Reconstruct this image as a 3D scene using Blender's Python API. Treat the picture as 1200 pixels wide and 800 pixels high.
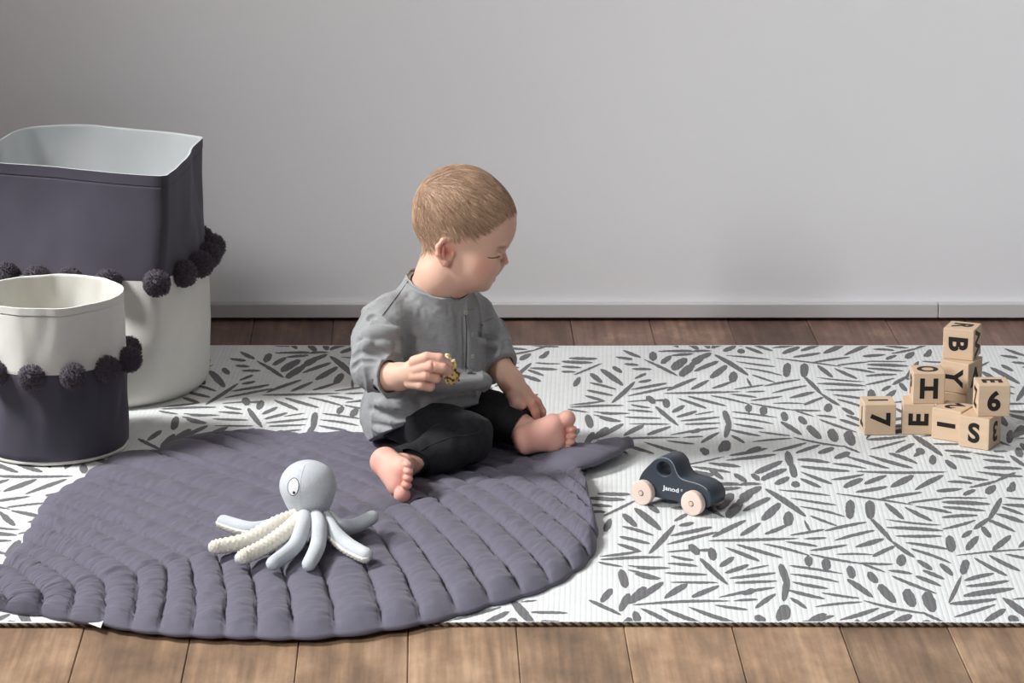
import bpy, bmesh, math, random
import numpy as np
from mathutils import Vector, Matrix, noise as mnoise
random.seed(7); rng = np.random.default_rng(7)
for o in list(bpy.data.objects): bpy.data.objects.remove(o)
C = bpy.context.scene.collection
# ---------------------------------------------------------------- camera
F = 3800.0; PH = math.atan(1005/3800.0); H = 1.45
cP, sP = math.cos(PH), math.sin(PH)
cam = bpy.data.cameras.new('camera'); camo = bpy.data.objects.new('camera', cam); C.objects.link(camo)
camo.location = (0, 0, H); camo.rotation_euler = (math.pi/2-PH, 0, 0)
cam.sensor_fit = 'HORIZONTAL'; cam.sensor_width = 36.0; cam.lens = 36.0*F/1200.0
cam.clip_start = 0.05; cam.clip_end = 50
bpy.context.scene.camera = camo
# ---------------------------------------------------------------- world, lights, exposure
w = bpy.data.worlds.new('world'); bpy.context.scene.world = w; w.use_nodes = True
w.node_tree.nodes['Background'].inputs[0].default_value = (0.80, 0.86, 1.0, 1)
w.node_tree.nodes['Background'].inputs[1].default_value = 0.17
vs = bpy.context.scene.view_settings
vs.view_transform = 'Standard'; vs.look = 'None'; vs.gamma = 1; vs.exposure = 0.20; vs.use_curve_mapping = False
WIN_X, WIN_Y0, WIN_Y1, WIN_Z0, WIN_Z1 = -1.75, 4.10, 4.87, 1.05, 2.55
def area(name, loc, look, sx, sy, power, col):
    l = bpy.data.lights.new(name, 'AREA'); l.shape = 'RECTANGLE'; l.size = sx; l.size_y = sy
    l.energy = power; l.color = col
    o = bpy.data.objects.new(name, l); C.objects.link(o); o.location = loc
    o.rotation_euler = (Vector(look)-Vector(loc)).to_track_quat('-Z', 'Y').to_euler()
    return o
area('daylight_window', (-2.45, 4.55, 2.40), (0.0, 4.90, 0.2), 0.55, 0.8, 150, (0.98, 0.985, 1.0))
area('fill_front_left', (-2.50, 1.75, 1.95), (1.1, 5.5, 0.5), 1.0, 1.2, 340, (0.93, 0.965, 1.0))  # added fill lamp, out of view, brightens the back wall
# ---------------------------------------------------------------- helpers
def P(x, y, z=0.0):
    u = (x-600)/F; v = (400-y)/F
    d = (u, cP+v*sP, -sP+v*cP); t = (z-H)/d[2]
    return Vector((d[0]*t, d[1]*t, z))
def W(x, y, Y):
    u = (x-600)/F; v = (400-y)/F
    t = Y/(cP+v*sP)
    return Vector((u*t, Y, H+t*(-sP+v*cP)))
def lin(r, g, b):
    f = lambda c: (c/255/12.92) if c/255 <= 0.04045 else ((c/255+0.055)/1.055)**2.4
    return (f(r), f(g), f(b), 1.0)
def mat(name, col, rough=0.8, spec=0.3, noise=0.0, nscale=40.0, bump=0.0, bscale=200.0, sheen=0.0, sss=0.0,
        sssrad=(0.01, 0.004, 0.002), attr=None, stretch=(1, 1, 1), weave=0.0, wscale=900.0, metal=0.0):
    m = bpy.data.materials.new(name); m.use_nodes = True
    nt = m.node_tree; N = nt.nodes; L = nt.links; b = N['Principled BSDF']
    b.inputs['Base Color'].default_value = col; b.inputs['Roughness'].default_value = rough
    b.inputs['Specular IOR Level'].default_value = spec; b.inputs['Metallic'].default_value = metal
    if sheen: b.inputs['Sheen Weight'].default_value = sheen; b.inputs['Sheen Roughness'].default_value = 0.4
    if sss:
        b.inputs['Subsurface Weight'].default_value = sss
        b.inputs['Subsurface Radius'].default_value = sssrad; b.inputs['Subsurface Scale'].default_value = 1.0
    tc = N.new('ShaderNodeTexCoord'); mp = N.new('ShaderNodeMapping'); L.new(tc.outputs['Object'], mp.inputs['Vector'])
    mp.inputs['Scale'].default_value = stretch
    src = None
    if attr:
        a = N.new('ShaderNodeAttribute'); a.attribute_name = attr; src = a.outputs['Color']
    if noise:
        n = N.new('ShaderNodeTexNoise'); n.inputs['Scale'].default_value = nscale; n.inputs['Detail'].default_value = 5
        L.new(mp.outputs[0], n.inputs['Vector'])
        r = N.new('ShaderNodeMapRange'); r.inputs['From Min'].default_value = 0.3; r.inputs['From Max'].default_value = 0.7
        r.inputs['To Min'].default_value = 1-noise; r.inputs['To Max'].default_value = 1+noise
        L.new(n.outputs['Fac'], r.inputs['Value'])
        mx = N.new('ShaderNodeVectorMath'); mx.operation = 'SCALE'
        if src: L.new(src, mx.inputs[0])
        else: mx.inputs[0].default_value = col[:3]
        L.new(r.outputs[0], mx.inputs['Scale']); src = mx.outputs[0]
    if src: L.new(src, b.inputs['Base Color'])
    hs = None
    if bump:
        n2 = N.new('ShaderNodeTexNoise'); n2.inputs['Scale'].default_value = bscale; n2.inputs['Detail'].default_value = 4
        L.new(mp.outputs[0], n2.inputs['Vector'])
        bp = N.new('ShaderNodeBump'); bp.inputs['Strength'].default_value = bump; bp.inputs['Distance'].default_value = 0.002
        L.new(n2.outputs['Fac'], bp.inputs['Height']); L.new(bp.outputs[0], b.inputs['Normal']); hs = bp
    if weave:
        wv = N.new('ShaderNodeTexWave'); wv.inputs['Scale'].default_value = wscale; wv.bands_direction = 'DIAGONAL'
        wv.inputs['Distortion'].default_value = 1.0
        L.new(tc.outputs['Object'], wv.inputs['Vector'])
        bp2 = N.new('ShaderNodeBump'); bp2.inputs['Strength'].default_value = weave; bp2.inputs['Distance'].default_value = 0.001
        L.new(wv.outputs['Fac'], bp2.inputs['Height'])
        if hs: L.new(hs.outputs[0], bp2.inputs['Normal'])
        L.new(bp2.outputs[0], b.inputs['Normal'])
    return m
def mesh_obj(name, verts, faces, m=None, parent=None, smooth=True, loc=None):
    me = bpy.data.meshes.new(name)
    me.from_pydata([tuple(v) for v in verts], [], [tuple(f) for f in faces]) if not isinstance(verts, np.ndarray) else fast_mesh(me, verts, faces)
    me.validate(); me.update()
    o = bpy.data.objects.new(name, me); C.objects.link(o)
    if m:
        for k in (m if isinstance(m, (list, tuple)) else [m]): me.materials.append(k)
    if smooth: me.polygons.foreach_set('use_smooth', [True]*len(me.polygons))
    if parent:
        o.parent = parent; o.matrix_parent_inverse = Matrix.Identity(4)
        # vertices are given in world space: bring them into the parent's space
        me.transform(pmat(parent).inverted())
    return o
def pmat(p):
    m = p.matrix_basis.copy()
    while p.parent: p = p.parent; m = p.matrix_basis @ m
    return m
def fast_mesh(me, v, f):
    f = np.asarray(f, dtype=np.int32); nf, k = f.shape
    me.vertices.add(len(v)); me.vertices.foreach_set('co', np.asarray(v, dtype=np.float32).ravel())
    me.loops.add(nf*k); me.loops.foreach_set('vertex_index', f.ravel())
    me.polygons.add(nf); me.polygons.foreach_set('loop_start', np.arange(0, nf*k, k, dtype=np.int32))
    me.polygons.foreach_set('loop_total', np.full(nf, k, dtype=np.int32))
    me.update(calc_edges=True)
def empty(name, loc, rz, label, cat, group=None):
    o = bpy.data.objects.new(name, None); C.objects.link(o)
    o.location = loc; o.rotation_euler = (0, 0, rz); o.empty_display_size = 0.05
    o['label'] = label; o['category'] = cat
    if group: o['group'] = group
    return o
def tag(o, label, cat, group=None):
    o['label'] = label; o['category'] = cat
    if group: o['group'] = group
def box(x0, x1, y0, y1, z0, z1):
    v = [(x, y, z) for z in (z0, z1) for y in (y0, y1) for x in (x0, x1)]
    f = [(0, 2, 3, 1), (4, 5, 7, 6), (0, 1, 5, 4), (2, 6, 7, 3), (0, 4, 6, 2), (1, 3, 7, 5)]
    return v, f
class MB:
    def __init__(s): s.v = []; s.f = []; s.mi = []
    def add(s, v, f, mi=0):
        n = len(s.v); s.v += [tuple(p) for p in v]; s.f += [tuple(i+n for i in q) for q in f]; s.mi += [mi]*len(f)
    def build(s, name, m, parent=None, smooth=True):
        o = mesh_obj(name, s.v, s.f, m, parent, smooth)
        if max(s.mi, default=0): o.data.polygons.foreach_set('material_index', s.mi)
        return o
def tube(pts, rad, n=10, cap=True):
    """swept tube through pts with radius list"""
    pts = [Vector(p) for p in pts]; k = len(pts)
    if not hasattr(rad, '__len__'): rad = [rad]*k
    v = []; f = []
    up = Vector((0.13, 0.21, 0.97)).normalized()
    for i, p in enumerate(pts):
        t = (pts[min(i+1, k-1)]-pts[max(i-1, 0)]).normalized()
        a = up.cross(t)
        if a.length < 1e-3: a = Vector((1, 0, 0)).cross(t)
        a.normalize(); b = t.cross(a).normalized(); up = b if i else b
        up = b
        for j in range(n):
            an = 2*math.pi*j/n
            v.append(p+(a*math.cos(an)+b*math.sin(an))*rad[i])
    for i in range(k-1):
        for j in range(n):
            f.append((i*n+j, i*n+(j+1) % n, (i+1)*n+(j+1) % n, (i+1)*n+j))
    if cap:
        f.append(tuple(range(n-1, -1, -1))); f.append(tuple((k-1)*n+j for j in range(n)))
    return v, f
def smoothpath(pts, n=8, closed=False):
    """Catmull-Rom"""
    pts = [Vector(p) for p in pts]; out = []; k = len(pts)
    rngi = range(k) if closed else range(k-1)
    for i in rngi:
        if closed: p0, p1, p2, p3 = pts[(i-1) % k], pts[i], pts[(i+1) % k], pts[(i+2) % k]
        else: p0, p1, p2, p3 = pts[max(i-1, 0)], pts[i], pts[i+1], pts[min(i+2, k-1)]
        for j in range(n):
            t = j/n
            out.append(0.5*((2*p1)+(-p0+p2)*t+(2*p0-5*p1+4*p2-p3)*t*t+(-p0+3*p1-3*p2+p3)*t**3))
    if not closed: out.append(pts[-1])
    return out
def text_mesh(ch, size, off=0.0, ext=0.0):
    cu = bpy.data.curves.new('letter', 'FONT'); cu.body = ch; cu.size = size; cu.offset = off; cu.extrude = ext
    cu.align_x = 'CENTER'; cu.resolution_u = 6
    o = bpy.data.objects.new('letter', cu); C.objects.link(o)
    dg = bpy.context.evaluated_depsgraph_get(); dg.update()
    me = bpy.data.meshes.new_from_object(o.evaluated_get(dg)); bpy.data.objects.remove(o)
    xs = [v.co.x for v in me.vertices]; ys = [v.co.y for v in me.vertices]
    me.transform(Matrix.Translation((-(min(xs)+max(xs))/2, -(min(ys)+max(ys))/2, 0)))
    return me
# ---- value noise in numpy
_lat = rng.random((64, 64, 64)).astype(np.float32)*2-1
def vnoise(p, s):
    q = p*s; i = np.floor(q).astype(np.int32); f = (q-i).astype(np.float32); f = f*f*(3-2*f); i &= 63; j = (i+1) & 63
    x0, y0, z0 = i[..., 0], i[..., 1], i[..., 2]; x1, y1, z1 = j[..., 0], j[..., 1], j[..., 2]
    fx, fy, fz = f[..., 0], f[..., 1], f[..., 2]
    a = _lat[x0, y0, z0]*(1-fx)+_lat[x1, y0, z0]*fx; b = _lat[x0, y1, z0]*(1-fx)+_lat[x1, y1, z0]*fx
    c = _lat[x0, y0, z1]*(1-fx)+_lat[x1, y0, z1]*fx; d = _lat[x0, y1, z1]*(1-fx)+_lat[x1, y1, z1]*fx
    return (a*(1-fy)+b*fy)*(1-fz)+(c*(1-fy)+d*fy)*fz
# ---- signed distance fields and surface nets
class Field:
    def __init__(s, lo, hi, h):
        s.lo = np.array(lo, float); s.h = h
        s.n = np.ceil((np.array(hi)-s.lo)/h).astype(int)+1
        s.v = np.full(s.n, 1.0, dtype=np.float32)
        s.ax = [(s.lo[k]+h*np.arange(s.n[k])).astype(np.float32) for k in range(3)]
    def sub(s, lo, hi):
        a = np.clip(np.floor((np.array(lo)-s.lo)/s.h).astype(int), 0, s.n); b = np.clip(np.ceil((np.array(hi)-s.lo)/s.h).astype(int)+1, 0, s.n)
        return tuple(slice(a[k], b[k]) for k in range(3))
    def grid(s, sl):
        return np.meshgrid(s.ax[0][sl[0]], s.ax[1][sl[1]], s.ax[2][sl[2]], indexing='ij', sparse=True)
    def comb(s, sl, d, k, op):
        if d.size == 0: return
        a = s.v[sl]
        if op == 'u':
            hh = np.maximum(k-np.abs(a-d), 0)/k if k > 0 else 0
            s.v[sl] = np.minimum(a, d)-hh*hh*k*0.25
        else:
            d = -d
            hh = np.maximum(k-np.abs(a-d), 0)/k if k > 0 else 0
            s.v[sl] = np.maximum(a, d)+hh*hh*k*0.25
    def cap(s, a, b, ra, rb, k=0.004, op='u', mg=0.03):
        a = np.array(a, float); b = np.array(b, float); r = max(ra, rb)+mg
        sl = s.sub(np.minimum(a, b)-r, np.maximum(a, b)+r)
        X, Y, Z = s.grid(sl); ba = b-a; L2 = max(float(ba@ba), 1e-12)
        t = np.clip(((X-a[0])*ba[0]+(Y-a[1])*ba[1]+(Z-a[2])*ba[2])/L2, 0, 1)
        d = np.sqrt((X-a[0]-t*ba[0])**2+(Y-a[1]-t*ba[1])**2+(Z-a[2]-t*ba[2])**2)-(ra+(rb-ra)*t)
        s.comb(sl, d.astype(np.float32), k, op)
    def chain(s, pts, rs, k=0.004, op='u', mg=0.03):
        for i in range(len(pts)-1): s.cap(pts[i], pts[i+1], rs[i], rs[i+1], k, op, mg)
    def ell(s, c, r, R=None, k=0.004, op='u', mg=0.03):
        c = np.array(c, float); r = np.array(r, float); R = np.eye(3) if R is None else np.array(R, float)  # rows = axes
        e = np.sqrt(((R.T*r)**2).sum(1))+mg
        sl = s.sub(c-e, c+e); X, Y, Z = s.grid(sl); X = X-c[0]; Y = Y-c[1]; Z = Z-c[2]
        q = [(R[i][0]*X+R[i][1]*Y+R[i][2]*Z) for i in range(3)]
        k0 = np.sqrt(sum((q[i]/r[i])**2 for i in range(3))); k1 = np.sqrt(sum((q[i]/r[i]**2)**2 for i in range(3)))+1e-9
        s.comb(sl, (k0*(k0-1)/k1).astype(np.float32), k, op)
    def cut(s, fn):
        """fn(X,Y,Z) > 0 is removed"""
        sl = (slice(None),)*3; X, Y, Z = s.grid(sl); s.v = np.maximum(s.v, fn(X, Y, Z).astype(np.float32))
    def mesh(s):
        v = s.v; ins = v < 0; n = s.n
        cnt = np.zeros(n-1, np.int8)
        for dx in (0, 1):
            for dy in (0, 1):
                for dz in (0, 1): cnt += ins[dx:n[0]-1+dx, dy:n[1]-1+dy, dz:n[2]-1+dz]
        act = (cnt > 0) & (cnt < 8); idx = np.argwhere(act)
        vid = np.full(n-1, -1, np.int32); vid[act] = np.arange(len(idx), dtype=np.int32)
        pos = np.zeros((len(idx), 3)); num = np.zeros(len(idx))
        cor = [(a, b, c) for a in (0, 1) for b in (0, 1) for c in (0, 1)]
        for a in cor:
            for k in range(3):
                if a[k]: continue
                b = list(a); b[k] = 1
                va = v[idx[:, 0]+a[0], idx[:, 1]+a[1], idx[:, 2]+a[2]]; vb = v[idx[:, 0]+b[0], idx[:, 1]+b[1], idx[:, 2]+b[2]]
                m = (va < 0) != (vb < 0); t = np.where(m, va/np.where(m, va-vb, 1), 0)
                p = np.tile(np.array(a, float), (len(idx), 1)); p[:, k] += t
                pos += p*m[:, None]; num += m
        pos = (idx+pos/num[:, None])*s.h+s.lo
        faces = []
        for k in range(3):
            o1, o2 = [(1, 2), (2, 0), (0, 1)][k]
            sl0 = [slice(None)]*3; sl1 = [slice(None)]*3; sl0[k] = slice(0, n[k]-1); sl1[k] = slice(1, n[k])
            A = ins[tuple(sl0)]; B = ins[tuple(sl1)]; e = np.argwhere(A != B)
            e = e[(e[:, o1] > 0) & (e[:, o2] > 0) & (e[:, o1] < n[o1]-1) & (e[:, o2] < n[o2]-1)]
            fl = A[e[:, 0], e[:, 1], e[:, 2]]
            q = []
            for (d1, d2) in ((0, 0), (-1, 0), (-1, -1), (0, -1)):
                c = e.copy(); c[:, o1] += d1; c[:, o2] += d2; q.append(vid[c[:, 0], c[:, 1], c[:, 2]])
            q = np.stack(q, 1)
            faces.append(q[fl]); faces.append(q[~fl][:, ::-1])
        f = np.concatenate(faces); f = f[(f >= 0).all(1)]
        return pos, f
def relax(pos, f, it=1, lam=0.5):
    for _ in range(it):
        acc = np.zeros_like(pos); cn = np.zeros(len(pos))
        for a, b in ((0, 1), (1, 2), (2, 3), (3, 0)):
            np.add.at(acc, f[:, a], pos[f[:, b]]); np.add.at(acc, f[:, b], pos[f[:, a]])
            np.add.at(cn, f[:, a], 1); np.add.at(cn, f[:, b], 1)
        pos = pos*(1-lam)+lam*acc/np.maximum(cn, 1)[:, None]
    return pos
def setcol(o, cols):
    a = o.data.color_attributes.new('Col', 'FLOAT_COLOR', 'POINT')
    c = np.ones((len(o.data.vertices), 4), np.float32); c[:, :3] = cols; a.data.foreach_set('color', c.ravel())

#@@ROOM
# ================================================================ ROOM
WY = 5.623       # back wall plane
PW = 0.1415      # floor board width
TH = math.atan(105/3800.0)*1.0
def build_floor():
    mb = MB()
    # boards run away from the camera, turned slightly against it
    base = P(478.5, 735).x; y0 = P(478.5, 735).y
    dirv = (P(677.3, 407)-P(736.0, 735)); ang = math.atan2(dirv.x, dirv.y)
    for i in range(-22, 23):
        xa = base+i*PW+0.0004; xb = base+(i+1)*PW-0.0004
        ns = 24; vv = []; ff = []
        jz = random.uniform(-0.0004, 0.0004)
        for k in range(ns+1):
            y = -0.8-4.2+k*(7.3/ns)*1.0+ (y0-0)
            y = 0.6+k*(5.9/ns)
            for (x, z) in ((xa, -0.02), (xa, -0.0012+jz), (xa+0.0012, jz), (xb-0.0012, jz), (xb, -0.0012+jz), (xb, -0.02)):
                vv.append((x+random.uniform(-.0003, .0003), y, z))
        for k in range(ns):
            for j in range(5): ff.append((k*6+j, (k+1)*6+j, (k+1)*6+j+1, k*6+j+1))
        # rotate around (x at y0)
        ca, sa = math.cos(-ang), math.sin(-ang)
        rv = [((x-base)*ca-(y-y0)*sa+base, (x-base)*sa+(y-y0)*ca+y0, z) for x, y, z in vv]
        mb.add(rv, ff, 0)
    v, f = box(-3, 3, 0.2, 7, -0.03, -0.012); mb.add(v, f, 1)
    m = bpy.data.materials.new('old_floor_boards'); m.use_nodes = True
    N = m.node_tree.nodes; L = m.node_tree.links; b = N['Principled BSDF']
    tc = N.new('ShaderNodeTexCoord'); rot = N.new('ShaderNodeMapping'); L.new(tc.outputs['Object'], rot.inputs['Vector'])
    rot.inputs['Rotation'].default_value = (0, 0, ang)
    sep = N.new('ShaderNodeSeparateXYZ'); L.new(rot.outputs[0], sep.inputs[0])
    # board index
    bx = (base*math.cos(ang)-y0*math.sin(ang))
    sub = N.new('ShaderNodeMath'); sub.operation = 'SUBTRACT'; L.new(sep.outputs['X'], sub.inputs[0]); sub.inputs[1].default_value = bx
    dv = N.new('ShaderNodeMath'); dv.operation = 'DIVIDE'; L.new(sub.outputs[0], dv.inputs[0]); dv.inputs[1].default_value = PW
    fl = N.new('ShaderNodeMath'); fl.operation = 'FLOOR'; L.new(dv.outputs[0], fl.inputs[0])
    wn = N.new('ShaderNodeTexWhiteNoise'); wn.noise_dimensions = '1D'; L.new(fl.outputs[0], wn.inputs['W'])
    # grain coordinates: offset per board, stretched along the board
    cx = N.new('ShaderNodeCombineXYZ'); L.new(sep.outputs['X'], cx.inputs['X'])
    ml = N.new('ShaderNodeMath'); ml.operation = 'MULTIPLY'; L.new(sep.outputs['Y'], ml.inputs[0]); ml.inputs[1].default_value = 0.10
    L.new(ml.outputs[0], cx.inputs['Y']); mo = N.new('ShaderNodeMath'); mo.operation = 'MULTIPLY'; L.new(wn.outputs['Value'], mo.inputs[0]); mo.inputs[1].default_value = 7.0
    L.new(mo.outputs[0], cx.inputs['Z'])
    n0 = N.new('ShaderNodeTexNoise'); n0.inputs['Scale'].default_value = 9; n0.inputs['Detail'].default_value = 3; L.new(cx.outputs[0], n0.inputs['Vector'])
    wv = N.new('ShaderNodeMath'); wv.operation = 'MULTIPLY'; wv.inputs[1].default_value = 60; L.new(n0.outputs['Fac'], wv.inputs[0])
    sn = N.new('ShaderNodeMath'); sn.operation = 'SINE'; L.new(wv.outputs[0], sn.inputs[0])
    n1 = N.new('ShaderNodeTexNoise'); n1.inputs['Scale'].default_value = 120; n1.inputs['Detail'].default_value = 6; cx3 = N.new('ShaderNodeMapping'); cx3.inputs['Scale'].default_value = (1, 0.35, 1); L.new(cx.outputs[0], cx3.inputs['Vector'])
    L.new(cx3.outputs[0], n1.inputs['Vector'])
    n2 = N.new('ShaderNodeTexNoise'); n2.inputs['Scale'].default_value = 9; n2.inputs['Detail'].default_value = 6; n2.inputs['Roughness'].default_value = 0.65
    cx4 = N.new('ShaderNodeMapping'); cx4.inputs['Scale'].default_value = (1, 0.45, 1); L.new(rot.outputs[0], cx4.inputs['Vector']); L.new(cx4.outputs[0], n2.inputs['Vector'])
    cr = N.new('ShaderNodeValToRGB'); L.new(n2.outputs['Fac'], cr.inputs['Fac'])
    cr.color_ramp.elements[0].position = 0.32; cr.color_ramp.elements[0].color = lin(112, 91, 73)
    cr.color_ramp.elements[1].position = 0.66; cr.color_ramp.elements[1].color = lin(170, 141, 113)
    e = cr.color_ramp.elements.new(0.5); e.color = lin(144, 116, 91)
    # board colour turns darker and redder towards the back wall
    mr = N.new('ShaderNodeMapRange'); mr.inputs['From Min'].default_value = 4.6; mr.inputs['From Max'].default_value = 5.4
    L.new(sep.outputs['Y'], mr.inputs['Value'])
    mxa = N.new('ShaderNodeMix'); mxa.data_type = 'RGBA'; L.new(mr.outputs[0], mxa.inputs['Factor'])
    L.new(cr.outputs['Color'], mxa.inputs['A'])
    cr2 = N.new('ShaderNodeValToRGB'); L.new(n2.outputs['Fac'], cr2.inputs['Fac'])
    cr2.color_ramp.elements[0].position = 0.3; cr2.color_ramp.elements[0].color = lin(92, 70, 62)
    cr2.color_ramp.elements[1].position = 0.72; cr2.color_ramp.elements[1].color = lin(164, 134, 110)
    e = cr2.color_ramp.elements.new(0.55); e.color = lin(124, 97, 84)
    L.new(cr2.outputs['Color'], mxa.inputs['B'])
    def scale_by(srcout, val, lo, hi, fm=0.0, tm=1.0):
        r = N.new('ShaderNodeMapRange'); r.inputs['From Min'].default_value = fm; r.inputs['From Max'].default_value = tm
        r.inputs['To Min'].default_value = lo; r.inputs['To Max'].default_value = hi; L.new(val, r.inputs['Value'])
        s = N.new('ShaderNodeVectorMath'); s.operation = 'SCALE'; L.new(srcout, s.inputs[0]); L.new(r.outputs[0], s.inputs['Scale'])
        return s.outputs[0]
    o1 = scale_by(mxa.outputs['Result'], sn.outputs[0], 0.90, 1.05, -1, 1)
    o2 = scale_by(o1, n1.outputs['Fac'], 0.78, 1.22, 0.3, 0.7)
    o3 = scale_by(o2, wn.outputs['Value'], 0.82, 1.12)
    # knots
    vo = N.new('ShaderNodeTexVoronoi'); vo.inputs['Scale'].default_value = 3.2
    cx2 = N.new('ShaderNodeCombineXYZ'); L.new(sep.outputs['X'], cx2.inputs['X'])
    ml2 = N.new('ShaderNodeMath'); ml2.operation = 'MULTIPLY'; L.new(sep.outputs['Y'], ml2.inputs[0]); ml2.inputs[1].default_value = 0.55
    L.new(ml2.outputs[0], cx2.inputs['Y']); L.new(cx2.outputs[0], vo.inputs['Vector'])
    o4 = scale_by(o3, vo.outputs['Distance'], 0.55, 1.0, 0.0, 0.07)
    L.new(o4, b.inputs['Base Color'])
    b.inputs['Roughness'].default_value = 0.55; b.inputs['Specular IOR Level'].default_value = 0.35
    bp = N.new('ShaderNodeBump'); bp.inputs['Strength'].default_value = 0.25; bp.inputs['Distance'].default_value = 0.001
    L.new(n1.outputs['Fac'], bp.inputs['Height']); L.new(bp.outputs[0], b.inputs['Normal'])
    o = mb.build('floor', [m, mat('gap_dirt', lin(22, 18, 16), 0.95)], None, smooth=False); o['kind'] = 'structure'
build_floor()
wallm = mat('white_painted_panel', lin(238, 238, 239), 0.75, 0.25, noise=0.012, nscale=3)
basem = mat('grey_white_lacquer', lin(206, 202, 202), 0.6, 0.3)
v, f = box(-3, 3, WY, WY+0.12, 0.0075, 2.9)
def structure(name, v, f, m, smooth=False):
    o = mesh_obj(name, v, f, m, None, smooth); o['kind'] = 'structure'; return o
mb = MB(); mb.add(*box(-3, 3, WY+0.02, WY+0.12, 0.027, 2.9)); mb.build('wall_back', wallm, None, False)['kind'] = 'structure'
mb = MB()
jx = P(1099, 376).x
for a, b_ in ((-3, jx-0.0006), (jx+0.0006, 3)):
    v, f = box(a, b_, WY, WY+0.10, 0.0065, 0.0315); mb.add(v, f)
o = mb.build('baseboard_back', basem, None, False); o['kind'] = 'structure'
bv = o.modifiers.new('bevel', 'BEVEL'); bv.width = 0.0012; bv.segments = 2
# left wall: deep window opening plus an added fill opening (outside the frame), ceiling
plaster = mat('warm_plaster', lin(104, 80, 64), 0.9, 0.2)
mb = MB(); x0, x1 = WIN_X-0.42, WIN_X
for q in ((x0, x1, 0.2, 1.15, 0, 2.9), (x0, x1, 2.25, WIN_Y0, 0, 2.9), (x0, x1, 1.15, 2.25, 0, WIN_Z0), (x0, x1, 1.15, 2.25, WIN_Z1, 2.9), (x0, x1, WIN_Y1, WY+0.12, 0, 2.9), (x0, x1, WIN_Y0, WIN_Y1, 0, WIN_Z0), (x0, x1, WIN_Y0, WIN_Y1, WIN_Z1, 2.9)):
    mb.add(*box(*q))
mb.build('wall_left', plaster, None, False)['kind'] = 'structure'
fw = 0.04; wx = WIN_X-0.36; wpaint = mat('window_paint', lin(230, 230, 228), 0.5)
for wn_, (ya_, yb_) in (('window_1', (WIN_Y0, WIN_Y1)), ('fill_window_frame', (1.15, 2.25))):  # second frame is added, around the fill lamp's opening
    mb = MB()
    for q in ((wx, wx+.05, ya_, ya_+fw, WIN_Z0, WIN_Z1), (wx, wx+.05, yb_-fw, yb_, WIN_Z0, WIN_Z1),
              (wx, wx+.05, ya_, yb_, WIN_Z0, WIN_Z0+fw), (wx, wx+.05, ya_, yb_, WIN_Z1-fw, WIN_Z1)):
        mb.add(*box(*q))
    mb.build(wn_, wpaint, None, False)['kind'] = 'structure'
mb = MB(); mb.add(*box(-2.2, 3, 0.4, WY+0.12, 2.9, 2.98)); mb.build('ceiling', mat('ceiling_paint', lin(200, 198, 194), 0.9), None, False)['kind'] = 'structure'
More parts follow.
